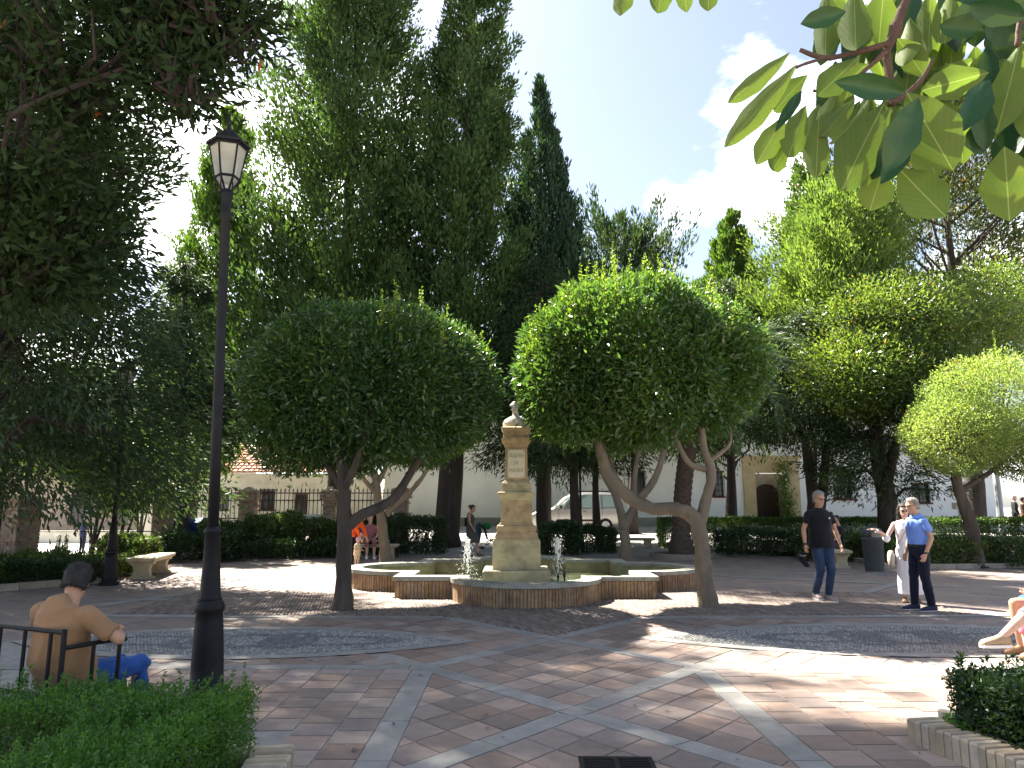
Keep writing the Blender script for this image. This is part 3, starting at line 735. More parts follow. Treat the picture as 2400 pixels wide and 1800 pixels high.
bed(KR + [V((22, 31, 0)), V((1.9, 31, 0))], z=.08)

# ------------------------------------------------------------------ street lamps
m_lglass = None
def lampglass():
    m, t = newmat('lamp_glass'); p = N(t, 'ShaderNodeBsdfPrincipled'); p.inputs['Base Color'].default_value = (.8, .82, .76, 1); p.inputs['Roughness'].default_value = .25; p.inputs['Transmission Weight'].default_value = .75; p.inputs['IOR'].default_value = 1.1
    tl = N(t, 'ShaderNodeBsdfTranslucent'); tl.inputs['Color'].default_value = (.8, .8, .72, 1); ms = N(t, 'ShaderNodeMixShader'); ms.inputs[0].default_value = .45
    t.links.new(p.outputs[0], ms.inputs[1]); t.links.new(tl.outputs[0], ms.inputs[2]); o = N(t, 'ShaderNodeOutputMaterial'); t.links.new(ms.outputs[0], o.inputs['Surface']); return m
m_lglass = lampglass(); m_dirty = M('dirty_reflector', (.62, .57, .46), .6, .2, 8, 0)
def street_lamp(loc, label, scale=1.0, lean=0, rz=.3):
    t = thing('street_lamp', label, 'street lamp', loc, rz, 'black iron street lamps', scale)
    MB().lathe([(.19, 0), (.19, .05), (.150, .06), (.145, .25), (.128, .55), (.118, .62), (.135, .63), (.14, .66), (.125, .69), (.113, .71)], 16).build('base', m_iron, t, True)
    MB().lathe([(.113, .70), (.095, .74), (.082, .95), (.070, 1.22), (.080, 1.225), (.080, 1.25), (.052, 1.27)], 16).build('collar', m_iron, t, True)
    MB().lathe([(.052, 1.26), (.050, 2.2), (.046, 3.2), (.047, 3.81), (.06, 3.82), (.06, 3.87), (.05, 3.89), (.055, 4.01), (.075, 4.05), (.03, 4.08)], 14).build('pole', m_iron, t, True)
    z0 = 3.84; lan = None
    hexp = lambda r, z: [(r * math.cos(math.pi / 3 * k), r * math.sin(math.pi / 3 * k), z) for k in range(6)]
    fr = MB(); lo, hi = hexp(.135, z0 + .16), hexp(.205, z0 + .52); tip = hexp(.03, z0 + .0)
    for k in range(6):
        fr.bar(lo[k], hi[k], .016); fr.bar(lo[k], lo[(k + 1) % 6], .024); fr.bar(hi[k], hi[(k + 1) % 6], .026); fr.bar(tip[k], lo[k], .018)
    fo_ = fr.build('lantern', m_iron, t)
    for k in range(6):
        q = [V(lo[k]), V(lo[(k + 1) % 6]), V(hi[(k + 1) % 6]), V(hi[k])]
        MB().add([p * 1 for p in q], [(0, 1, 2, 3)]).build('pane', m_lglass, fo_)
        MB().add([V(tip[k]), V(tip[(k + 1) % 6]), V(lo[(k + 1) % 6]), V(lo[k])], [(0, 1, 2, 3)]).build('pane', m_lglass, fo_)
    MB().rings([hexp(.192, z0 + .50), hexp(.12, z0 + .40), hexp(.05, z0 + .36)]).build('reflector', m_dirty, fo_)
    MB().lathe([(.035, z0 + .16), (.035, z0 + .34), (.05, z0 + .37)], 10).build('bulb', m_dirty, fo_)
    MB().rings([hexp(.24, z0 + .53), hexp(.25, z0 + .555), hexp(.19, z0 + .60), hexp(.13, z0 + .655), hexp(.10, z0 + .66), hexp(.10, z0 + .69), hexp(.05, z0 + .70)]).build('roof', m_iron, fo_)
    MB().lathe([(.05, z0 + .69), (.03, z0 + .74), (.02, z0 + .78), (.028, z0 + .80), (.012, z0 + .84), (.016, z0 + .90), (.006, z0 + .95)], 10).build('finial', m_iron, fo_)
    orn = MB()
    for k in range(6):
        a_ = math.pi / 3 * k; orn.tube([(math.cos(a_) * r, math.sin(a_) * r, z0 + z) for r, z in ((.06, -.02), (.11, 0), (.13, .05), (.12, .10), (.145, .155))], [.008] * 5, 6)
    orn.build('scrollwork', m_iron, fo_)
    fo_.scale = (.9, .9, .78); fo_.location = (0, 0, 4.05 - z0 * .78)
    if lean: t.rotation_euler = (0, lean, rz)
    return t
lp = gnd(483, 1632); lamp0 = street_lamp((lp.x, lp.y, 0), 'tall black iron street lamp with six sided lantern in the left foreground', 1.0)
tt = at(541, 266, lp.y); lamp0.scale = (1, 1, tt.z / (3.84 + .95)); lamp0.rotation_euler = (0, math.atan2(tt.x - lp.x, tt.z), .35); lamp0.scale = (.9, .9, tt.z / 4.79)
p = gnd(255, 1371); l2 = copy_tree(lamp0); l2.location = (p.x, p.y, 0); l2.scale = (1, 1, 1); l2.rotation_euler = (0, 0, .1); l2['label'] = 'black iron street lamp beside the stone bench on the left, lantern hidden in foliage'
p = gnd(1362, 1291); l3 = copy_tree(lamp0); l3.location = (p.x, p.y, 0); l3.scale = (.85, .85, 1); l3.rotation_euler = (0, 0, .2); l3['label'] = 'dark street lamp pole among tree trunks behind the fountain, right of the van front'
m_galv = M('galvanised', (.33, .34, .35), .6, .1, 5, .05)
p = at(2349, 1240, 30); sg = thing('metal_post', 'plain grey metal post standing behind the hedge at the far right', 'post', (p.x, p.y, .2)); MB().lathe([(.15, 0), (.13, .1), (.10, 2.9), (.06, 3.1)], 12).build('post_shaft', m_galv, sg, True); MB().lathe([(.19, 0), (.19, .06), (.15, .08)], 12).build('post_foot', m_galv, sg)

# ------------------------------------------------------------------ fences and piers
FYc = 30.0
fe = thing('iron_fence', 'rusty dark iron bar fence between brick piers in front of the low house', 'fence')
fx0, fx1 = at(430, 1180, FYc).x, at(930, 1180, FYc).x; fz0, fz1 = at(600, 1222, FYc).z, at(600, 1152, FYc).z
m_rust = M('rusty_iron', (.075, .05, .04), .8, .3, 10, .1)
bar = MB().tube([(0, 0, 0), (0, 0, fz1 - fz0)], [.016] * 2, 6); bar.lathe([(.016, 0), (.034, .03), (.016, .06)], 6, (0, 0, (fz1 - fz0) * .62)); bar.lathe([(.016, 0), (.032, .03), (0.004, .14)], 6, (0, 0, fz1 - fz0)); bar = bar.mesh('bar'); bar.materials.append(m_rust)
nb = int((fx1 - fx0) / .165)
for k in range(nb): put('bar', bar, fe, (fx0 + (k + .5) * .165, FYc, fz0))
for z in (fz0 + .12, fz1 - .35, fz1 - .06): MB().box(((fx0 + fx1) / 2, FYc, z), (fx1 - fx0, .035, .045)).build('rail', m_rust, fe)
def pier(u, wpx, vt, vb, Y, label, cap=True, mat=m_oldbrick):
    a_ = at(u, vb, Y); top = at(u, vt, Y).z; w_ = wpx / F * Y; z0 = min(a_.z, hz(a_.x, Y)) - .05
    t = thing('brick_pier', label, 'pier', (a_.x, Y, z0), group='old brick piers'); H = top - z0; nc = max(4, int(H / .115)); bwid = .24; bn = max(2, round(w_ / bwid))
    st_ = MB(); st_.box((0, 0, H / 2), (w_ - .03, w_ - .03, H - .02)); st_.build('pier_core', m_mortar, t)
    bks = MB()
    for r in range(nc):
        z = (r + .5) * H / nc; ext = .06 if cap and r >= nc - 3 else (.03 if cap and r == nc - 5 else 0); off = .5 if r % 2 else 0
        for s_ in range(4):
            ca_, sa_ = math.cos(s_ * math.pi / 2), math.sin(s_ * math.pi / 2)
            for k in range(bn + 1):
                l0 = max(-w_ / 2 - ext, -w_ / 2 + (k - off) * w_ / bn); l1 = min(w_ / 2 + ext, -w_ / 2 + (k + 1 - off) * w_ / bn)
                if l1 - l0 < .03: continue
                lx, ly = (l0 + l1) / 2, -w_ / 2 + .02 - ext + rg.uniform(-.004, .004)
                bks.box((lx * ca_ - ly * sa_, lx * sa_ + ly * ca_, z), (l1 - l0 - .014, .06 + 2 * ext, H / nc - .016), s_ * math.pi / 2)
    bks.build('bricks', mat, t, kind='stuff')
    if cap: MB().square([(H, w_ / 2 + .06), (H + .05, w_ / 2 + .07), (H + .10, w_ / 2 - .1), (H + .2, .08)]).build('pier_cap', m_lime, t)
    return t
pier(390, 50, 1140, 1262, 27, 'thick brick gate pier with stepped cap left of the iron fence')
pier(581, 32, 1153, 1222, 29.95, 'brick fence pier to the right of the front lamp post')
pier(772, 26, 1152, 1222, 29.95, 'narrow brick fence pier seen just left of the forked trunk')
pier(940, 30, 1148, 1228, 29.9, 'brick fence pier at the right end of the iron fence')
pier(18, 84, 1170, 1300, 23.5, 'wide old brick pier at the far left edge', True)
# small garden fence behind the stone bench
sfp = at(312, 1300, 19.5); sf = thing('garden_fence', 'low black wire fence panel in the shrubs behind the left stone bench', 'fence', (sfp.x - .5, 19.5, 0), rad(10))
for k in range(9): put('bar', bar, sf, (-.8 + k * .2, 0, .0), 0, (.7, .7, .58))
for z in (.2, .95): MB().box((0, 0, z), (1.7, .02, .025)).build('rail', m_iron, sf)

# containers
m_green = M('green_plastic', (.02, .085, .03), .5, .15, 4, 0); m_blue = M('blue_plastic', (.015, .06, .22), .45, .15, 4, 0); m_rubber = M('rubber', (.012, .012, .012), .8, .2, 9, 0)
def container(u, vt, vb, Y, w_, mat, label):
    p = at(u, vb, Y); h_ = at(u, vt, Y).z - p.z + .35; t = thing('waste_container', label, 'container', (p.x, Y, p.z - .35), .05, 'waste containers in the street')
    b_ = MB(); b_.rings([[(x, y, z) for x, y in ((-a_, -c_), (a_, -c_), (a_, c_), (-a_, c_))] for z, a_, c_ in ((.2, w_ * .43, .36), (.25, w_ * .45, .40), (h_ * .82, w_ * .5, .50), (h_ * .83, w_ * .52, .52), (h_ * .86, w_ * .52, .52))]); b_.build('bin_body', mat, t)
    MB().rings([[(x * w_ * .51, y, z) for x in (-1, 1)][:1] + [(w_ * .51, y, z)] + [(w_ * .51, y, z - .06), (-w_ * .51, y, z - .06)] for y, z in ((-.52, h_ * .86 + .06), (-.3, h_ + .02), (.1, h_ + .1), (.5, h_ * .92))]).build('lid', mat, t)
    for sx in (-1, 1):
        for sy in (-1, 1): MB().tube([(sx * w_ * .38 - .03, sy * .3, .1), (sx * w_ * .38 + .03, sy * .3, .1)], [.1, .1], 12).build('wheel', m_rubber, t)
        MB().box((sx * w_ * .53, 0, h_ * .7), (.06, .3, .06)).build('handle', mat, t)
container(695, 1212, 1244, 27.5, 1.7, m_green, 'green wheeled waste container behind the shrubs by the iron fence')
container(450, 1220, 1248, 27, .8, m_blue, 'blue waste container behind the cypress trunk on the left')

# ------------------------------------------------------------------ benches
def scroll_leg(mb, d=.42, h=.36, t=.2):
    prof = [(-.5, 0), (-.5, .12), (-.36, .2), (-.30, .55), (-.36, .82), (-.48, .9), (-.48, 1), (.48, 1), (.48, .9), (.36, .82), (.30, .55), (.36, .2), (.5, .12), (.5, 0)]
    return [[(sx * t / 2, y * d, z * h) for y, z in prof] for sx in (-1, 1)]
def stone_bench(loc, rz, L, label, d=.48, h=.44):
    t = thing('stone_bench', label, 'bench', loc, rz, 'carved stone benches')
    MB().rings([[(x, y, z) for x, y in ((-a_, -c_), (a_, -c_), (a_, c_), (-a_, c_))] for z, a_, c_ in ((h - .10, L / 2 - .05, d / 2 - .05), (h - .075, L / 2 - .03, d / 2 - .03), (h - .065, L / 2, d / 2), (h - .015, L / 2, d / 2), (h, L / 2 - .012, d / 2 - .012))]).build('seat', m_lime, t)
    for s_ in (-1, 1):
        l_ = MB().rings(scroll_leg(None, d * .85, h - .1, .24)); o = l_.build('leg', m_lime, t, loc=(s_ * (L / 2 - .26), 0, 0))
    return t
a_, b_ = gnd(312, 1364), gnd(388, 1336); c_ = (a_ + b_) / 2; ang_ = math.atan2((b_ - a_).y, (b_ - a_).x)
stone_bench((c_.x, c_.y, 0), ang_, 2.2, 'pale carved stone bench beside the black lamp on the left, lit from the side', .6, .46)
c_ = gnd(1470, 1290); stone_bench((c_.x, c_.y - .1, 0), 0, 2.0, 'shaded stone bench behind the right fountain trunks', .5, .46)
c_ = gnd(862, 1309); stone_bench((c_.x, c_.y, 0), .04, 1.9, 'stone bench behind the left fountain trunks with an elderly woman on it', .5, .44)
c_ = gnd(1985, 1333); BR = V((c_.x + .12, c_.y + .85, 0)); stone_bench(BR, rad(76), 1.8, 'stone bench beside the grey litter bin on the right', .5, .46)
# front bench with iron back
FB = V((-3.56, 5.26, 0)); fbr = rad(-25)
t = thing('iron_back_bench', 'stone bench with black iron back rail and armrest in the left foreground', 'bench', FB, fbr)
MB().rings([[(x, y, z) for x, y in ((-a_, -c_), (a_, -c_), (a_, c_), (-a_, c_))] for z, a_, c_ in ((.28, 1.05, .22), (.30, 1.1, .25), (.39, 1.1, .25), (.41, 1.08, .235))]).build('seat', m_coping, t)
for s_ in (-1, 1): MB().rings(scroll_leg(None, .42, .28, .26)).build('leg', m_coping, t, loc=(s_ * .75, 0, 0))
br = MB(); yb = -.22; zt_, zb_ = .83, .455
brl = MB().tube([(-1.08, yb, zt_), (1.08, yb, zt_)], [.013, .013], 8).build('top_rail', m_iron, t); MB().tube([(-1.08, yb, zb_), (1.08, yb, zb_)], [.012, .012], 8).build('bottom_rail', m_iron, t)
bme = MB().tube([(0, 0, 0), (0, 0, zt_ - zb_)], [.012, .012], 8).mesh('bar'); bme.materials.append(m_iron)
for k in range(9): put('bar', bme, t, (-1.0 + k * .245, yb, zb_))
for s_ in (-1, 1):
    MB().tube([(s_ * 1.08, yb, .39), (s_ * 1.08, yb, zt_ + .02)], [.016, .016], 8).build('post', m_iron, t)
    MB().tube([(s_ * 1.08, yb, zt_ - .09), (s_ * 1.08, .08, zt_ - .09), (s_ * 1.08, .2, zt_ - .10)], [.014] * 3, 8, round_end=True).build('armrest', m_iron, t)
    MB().tube([(s_ * 1.08, yb, zb_), (s_ * 1.08, .18, zb_)], [.012] * 2, 8).build('side_rail', m_iron, t)
    for y_ in (-.02, .16): MB().tube([(s_ * 1.08, y_, .40), (s_ * 1.08, y_, zt_ - .09)], [.012] * 2, 8).build('side_bar', m_iron, t)

# litter bin
p = gnd(2051, 1344); t = thing('litter_bin', 'grey metal litter bin with dark mouth by the hedge kerb', 'litter bin', (p.x, p.y, 0), .1)
m_bin = M('bin_grey', (.055, .06, .065), .55, .15, 5, .05)
MB().lathe([(.21, .06), (.215, .08), (.24, .80), (.25, .81), (.25, .84), (.235, .85)], 20).build('bin_body', m_bin, t, True)
MB().lathe([(.235, .84), (.245, .92), (.24, 1.0), (.20, 1.06), (.1, 1.09), (.02, 1.1)], 20).build('hood', m_bin, t, True)
MB().rings([[(r * math.sin(a_), -math.cos(a_) * r, z) for r in (.247, .252) for z in ((.86, .985) if r < .25 else (.985, .86))] for a_ in [(-.8 + .2 * k) for k in range(9)]]).build('mouth', m_pane, t)
MB().lathe([(.2, 0), (.2, .06)], 16).build('foot', m_coping, t)

# drain grate
p = gnd(1445, 1795); t = thing('drain_grate', 'black iron drain grate set in the paving at the bottom edge', 'drain grate', (p.x, p.y - .05, .006), -.03)
for x, y, a_, b_ in ((0, .15, .46, .03), (0, -.15, .46, .03), (-.215, 0, .03, .27), (.215, 0, .03, .27), (0, 0, .03, .27)): MB().box((x, y, .006), (a_, b_, .016)).build('frame', m_iron, t)
gb = MB().box((0, 0, 0), (.18, .014, .014)).mesh('bar'); gb.materials.append(m_iron)
for sx in (-1, 1):
    for k in range(9): put('bar', gb, t, (sx * .108, -.12 + k * .03, .006))
MB().box((0, 0, .001), (.44, .3, .004)).build('pit', m_rubber, t)

# near brick kerbs
def brick_kerb(a, b, label, h=.17, L=.24, wb=.062, side=1):
    t = thing('brick_kerb', label, 'kerb'); a, b = V(a), V(b); d = (b - a); n_ = int(d.length / (wb + .006)); ang_ = math.atan2(d.y, d.x)
    me = MB().rings([[(x, y, z) for x, y in ((-wb / 2 + i_, -L / 2 + i_), (wb / 2 - i_, -L / 2 + i_), (wb / 2 - i_, L / 2 - i_), (-wb / 2 + i_, L / 2 - i_))] for z, i_ in ((0, 0), (h - .012, 0), (h, .009))]).mesh('brick'); me.materials.append(m_kerb)
    for k in range(n_):
        p = a.lerp(b, (k + .5) / n_); put('brick', me, t, (p.x, p.y, rg.uniform(-.012, .003)), ang_ + rg.uniform(-.02, .02), (1, 1 + rg.uniform(-.03, .03), 1))
    m_ = MB(); c_ = (a + b) / 2; m_.box((c_.x, c_.y, (h - .02) / 2), (d.length, L - .03, h - .02), ang_); m_.build('mortar_core', m_mortar, t)
    return t
brick_kerb((2.80, 5.36, 0), (3.10, 3.6, 0), 'brick on edge kerb along the right foreground hedge')
brick_kerb((3.01, 5.40, 0), (4.6, 5.62, 0), 'brick on edge kerb turning behind the right foreground hedge')
brick_kerb((-1.42, 4.72, 0), (-1.22, 3.2, 0), 'brick on edge kerb at the bottom left beside the green hedge')
brick_kerb((-1.56, 4.72, 0), (-5.2, 4.72, 0), 'brick on edge kerb under the green hedge in the left foreground')
bed([V((2.8, 5.4, 0)), V((3.1, 3.4, 0)), V((6, 3.4, 0)), V((6, 5.8, 0)), V((4.5, 5.65, 0))], z=.1)
bed([V((-1.42, 4.7, 0)), V((-1.2, 2.6, 0)), V((-6, 2.6, 0)), V((-6, 4.7, 0))], z=.1)

# ------------------------------------------------------------------ van
m_silver = M('silver_paint', (.36, .35, .33), .28, .03, 2, 0, metal=.55, spec=.6); m_cglass = glassmat('car_glass', (.45, .62, .6), .03, .35)
m_tyre = m_rubber; m_black = M('black_trim', (.02, .02, .022), .6, .1, 5, 0); m_rim = M('alloy', (.45, .45, .46), .35, .1, 5, 0, metal=.8); m_clear = M('headlight_glass', (.75, .78, .8), .1, .05, 3, 0, spec=.8); m_redl = M('tail_light', (.4, .02, .015), .2, .1, 3, 0)
vp = at(1243, 1240, 35.2); vz = hz(2, 35.2)
van = thing('parked_van', 'silver compact family van parked behind the tree trunks in front of the white wall', 'van', (vp.x + 2.1, 35.2, vz), 0)
# x runs from the front (-2.08) to the rear; stations: x, underside, belt, roof, half width low, half width roof
ST = [(-2.08, .42, .62, .64, .62, .55), (-2.02, .28, .80, .82, .74, .66), (-1.75, .24, .93, .95, .82, .72), (-1.3, .24, 1.00, 1.03, .845, .72), (-1.05, .24, 1.03, 1.10, .85, .70), (-.55, .24, 1.05, 1.55, .855, .60), (-.2, .24, 1.06, 1.74, .86, .60), (.4, .24, 1.06, 1.80, .86, .62), (1.2, .24, 1.07, 1.80, .86, .62), (1.8, .24, 1.08, 1.77, .855, .60), (2.0, .28, 1.08, 1.66, .84, .60), (2.10, .40, 1.02, 1.10, .78, .70)]
mb = MB(); mb.rings([[(x, s_ * y, z) for s_, y, z in ((-1, hl * .93, zb), (-1, hl, zb + .12), (-1, hl, zbelt - .03), (-1, hl - .02, zbelt), (-1, hr + .06, zr - .1), (-1, hr - .06, zr), (1, hr - .06, zr), (1, hr + .06, zr - .1), (1, hl - .02, zbelt), (1, hl, zbelt - .03), (1, hl, zb + .12), (1, hl * .93, zb))] for x, zb, zbelt, zr, hl, hr in ST])
o = mb.build('body', m_silver, van); smooth_by_angle(o.data, 30)
def side_y(x, z):
    for i in range(len(ST) - 1):
        if ST[i][0] <= x <= ST[i + 1][0]:
            t_ = (x - ST[i][0]) / (ST[i + 1][0] - ST[i][0]); L_ = [ST[i][k] + (ST[i + 1][k] - ST[i][k]) * t_ for k in range(6)]
            q = (z - L_[2]) / max(.01, L_[3] - .1 - L_[2]); return (L_[4] - .02) + (L_[5] + .06 - L_[4] + .02) * q
    return .85
for s_ in (-1, 1):
    for pts in (((-.78, 1.10), (-.42, 1.10), (.18, 1.10), (.18, 1.66), (-.18, 1.63), (-.42, 1.45)), ((.26, 1.10), (1.12, 1.10), (1.12, 1.68), (.26, 1.68)), ((1.22, 1.12), (1.86, 1.14), (1.80, 1.62), (1.22, 1.67))):
        f_ = MB().add([(x, s_ * (side_y(x, z) + .006), z) for x, z in pts], [tuple(range(len(pts)))[::s_]]).build('side_window', m_cglass, van)
    for x in (-1.32, 1.32):
        wh = MB().tube([(x, s_ * .70, .31), (x, s_ * .86, .31)], [.31, .31], 20).build('wheel', m_tyre, van)
        MB().tube([(x, s_ * .80, .31), (x, s_ * .868, .31)], [.19, .18], 16).build('rim', m_rim, wh)
        MB().rings([[(x + r * math.cos(a_), s_ * (.856 if r > .33 else .80), .31 + r * math.sin(a_)) for r in (.32, .37)] for a_ in [math.pi * k / 12 for k in range(13)]], cap=False).build('wheel_arch', m_black, wh)
    MB().box((-.72, s_ * .95, 1.12), (.12, .16, .16)).build('mirror', m_black, van)
    MB().box((-1.98, s_ * .56, .72), (.16, .26, .16)).build('headlight', m_clear, van)
    MB().box((2.06, s_ * .74, .95), (.1, .1, .4)).build('tail_light', m_redl, van)
    MB().box((0.1, s_ * .862, .52), (2.1, .02, .09)).build('side_trim', m_black, van)
    MB().box((.7, s_ * .45, 1.85), (2.0, .03, .04)).build('roof_rail', m_black, van)
MB().add([(-.99, -.68, 1.12), (-.99, .68, 1.12), (-.32, .56, 1.64), (-.32, -.56, 1.64)], [(0, 1, 2, 3)][::-1]).build('windscreen', m_cglass, van, loc=(-.035, 0, .03))
MB().box((-2.05, 0, .42), (.1, 1.3, .18)).build('bumper', m_black, van)
for x in (-.82, .22, 1.17): MB().box((x, -.862, .8), (.012, .01, .62)).build('door_seam', m_black, van)
for x in (.08, .36): MB().box((x, -.872, .93), (.14, .03, .03)).build('door_handle', m_black, van)
# ------------------------------------------------------------------ people
def skin(name, c): 
    return M(name, c, .55, .10, 20, .05, 60, spec=.35)
m_skin = skin('skin_tanned', (.46, .26, .17)); m_skinp = skin('skin_pale', (.58, .37, .28)); m_skind = skin('skin_olive', (.36, .21, .14))
def cloth(name, c, var=.12, bump=.45, bs=9): return M(name, c, .88, var, 6, bump, bs, spec=.2, sheen=.1)
def ell(c, ax, ay, rx, ry, n=16): return [c + ax * (math.cos(2 * math.pi * k / n) * rx) + ay * (math.sin(2 * math.pi * k / n) * ry) for k in range(n)]
BASE = dict(hip=(0, 0, .95), waist=(0, .005, 1.10), chest=(0, .0, 1.29), neck=(0, .015, 1.475), head=(0, -.015, 1.625),
            sL=(.185, .01, 1.415), sR=(-.185, .01, 1.415), eL=(.235, .03, 1.13), eR=(-.235, .03, 1.13), wL=(.255, -.05, .88), wR=(-.255, -.05, .88),
            hL=(.09, 0, .93), hR=(-.09, 0, .93), kL=(.10, -.015, .50), kR=(-.10, -.015, .50), aL=(.10, .02, .085), aR=(-.10, .02, .085), tL=(.115, -.17, .03), tR=(-.115, -.17, .03),
            hd=(0, -1, 0))
SEAT = dict(hip=(0, .02, .55), waist=(0, .05, .68), chest=(0, .06, .88), neck=(0, .04, 1.06), head=(0, .0, 1.205), sL=(.18, .05, 1.0), sR=(-.18, .05, 1.0), eL=(.24, -.02, .74), eR=(-.24, -.02, .74), wL=(.14, -.24, .63), wR=(-.14, -.24, .63),
            hL=(.09, 0, .53), hR=(-.09, 0, .53), kL=(.11, -.43, .53), kR=(-.11, -.43, .53), aL=(.11, -.40, .085), aR=(-.11, -.40, .085), tL=(.12, -.59, .03), tR=(-.12, -.59, .03))
def torso_rings(J, inf, z0=None, z1='neck', w=1.0, belly=0.0):
    ls = (J['sL'] - J['sR']).normalized(); lh = (J['hL'] - J['hR']).normalized()
    P = [(J['hip'] - (J['waist'] - J['hip']).normalized() * .085, lh, .150, .110), (J['hip'], lh, .172, .122), (J['waist'], (lh + ls).normalized(), .152 + belly, .108 + belly * 1.3), (J['chest'], ls, .172, .122 + belly * .4),
         (J['sL'].lerp(J['sR'], .5) - (J['neck'] - J['chest']).normalized() * .03, ls, .178, .100), (J['sL'].lerp(J['sR'], .5) + (J['neck'] - J['chest']).normalized() * .022, ls, .135, .080), (J['neck'] - (J['neck'] - J['chest']).normalized() * .01, ls, .068, .064)]
    out = []
    for i, (c, ax, rx, ry) in enumerate(P):
        a, b = P[max(0, i - 1)][0], P[min(len(P) - 1, i + 1)][0]; up = (b - a).normalized(); fw = up.cross(ax).normalized(); ax2 = fw.cross(up).normalized()
        out.append(ell(c, ax2, fw, rx * w + inf, ry + inf))
    return out
def head_into(mb, c, up, fw, s=1.0, face=True, neck=None):
    side = fw.cross(up).normalized(); n = 18
    prof = [(-.118, .028, .026, .050), (-.108, .043, .044, .040), (-.085, .056, .062, .026), (-.05, .065, .082, .010), (-.01, .071, .093, .0), (.03, .0745, .098, -.004), (.065, .071, .093, -.006), (.092, .058, .075, -.006), (.110, .038, .048, -.006), (.118, .015, .02, -.006)]
    mb.rings([ell(c + up * z * s + fw * o * s, side, fw, rx * s, ry * s, n) for z, rx, ry, o in prof])
    if face:
        P = lambda x, y, z: c + side * x * s + fw * y * s + up * z * s
        mb.tube([P(0, .088, .022), P(0, .104, -.008), P(0, .116, -.026), P(0, .100, -.036)], [.009 * s, .012 * s, .016 * s, .012 * s], 8, round_end=True)
        for k in (-1, 1):
            mb.ball(P(k * .073, -.005, -.012), .03 * s, 8, 6, (.35, .6, 1.0)) if abs(up.z) > .9 and abs(fw.y) > .7 else mb.ball(P(k * .073, -.005, -.012), .022 * s, 8, 6)
            mb.tube([P(k * .012, .093, .030), P(k * .05, .080, .032)], [.010 * s, .010 * s], 6, round_end=True)
        mb.tube([P(-.02, .094, -.058), P(.02, .094, -.058)], [.010 * s] * 2, 6, round_end=True); mb.tube([P(-.017, .090, -.070), P(.017, .090, -.070)], [.010 * s] * 2, 6, round_end=True)
        mb.ball(P(0, .078, -.095), .024 * s, 8, 6)
def hand_into(mb, w, d, palm_n, side, curl=.35, s=1.0, spread=.0):
    """w wrist, d finger direction, palm_n out of the palm, side: towards the thumb"""
    d = d.normalized(); side = (side - d * side.dot(d)).normalized(); pn = d.cross(side).normalized()
    if pn.dot(palm_n) < 0: pn = -pn
    mb.rings([ell(w + d * t * s, side, pn, rx * s, ry * s, 10) for t, rx, ry in ((-.015, .026, .02), (.02, .034, .018), (.06, .041, .017), (.088, .041, .014), (.098, .034, .010))])
    for k, (off, L) in enumerate(((.031, .070), (.0105, .078), (-.0105, .072), (-.031, .056))):
        b = w + d * .085 * s + side * off * s; pts = [b]; ang = 0; dd = d + side * spread * off * 8
        dd.normalize()
        for seg in range(3):
            ang += curl * (.6 + .4 * seg); v = dd * math.cos(ang) + pn * math.sin(ang); pts.append(pts[-1] + v * (L * s * (.42, .32, .26)[seg]))
        mb.tube(pts, [.0095 * s, .009 * s, .0085 * s, .007 * s], 8, round_end=True)
    b = w + d * .03 * s + side * .026 * s; v1 = (d * .72 + side * .6 + pn * .25).normalized(); v2 = (d * .9 + side * .12 + pn * .4).normalized()
    mb.tube([b, b + v1 * .038 * s, b + v1 * .038 * s + v2 * .036 * s], [.014 * s, .011 * s, .0085 * s], 8, round_end=True)
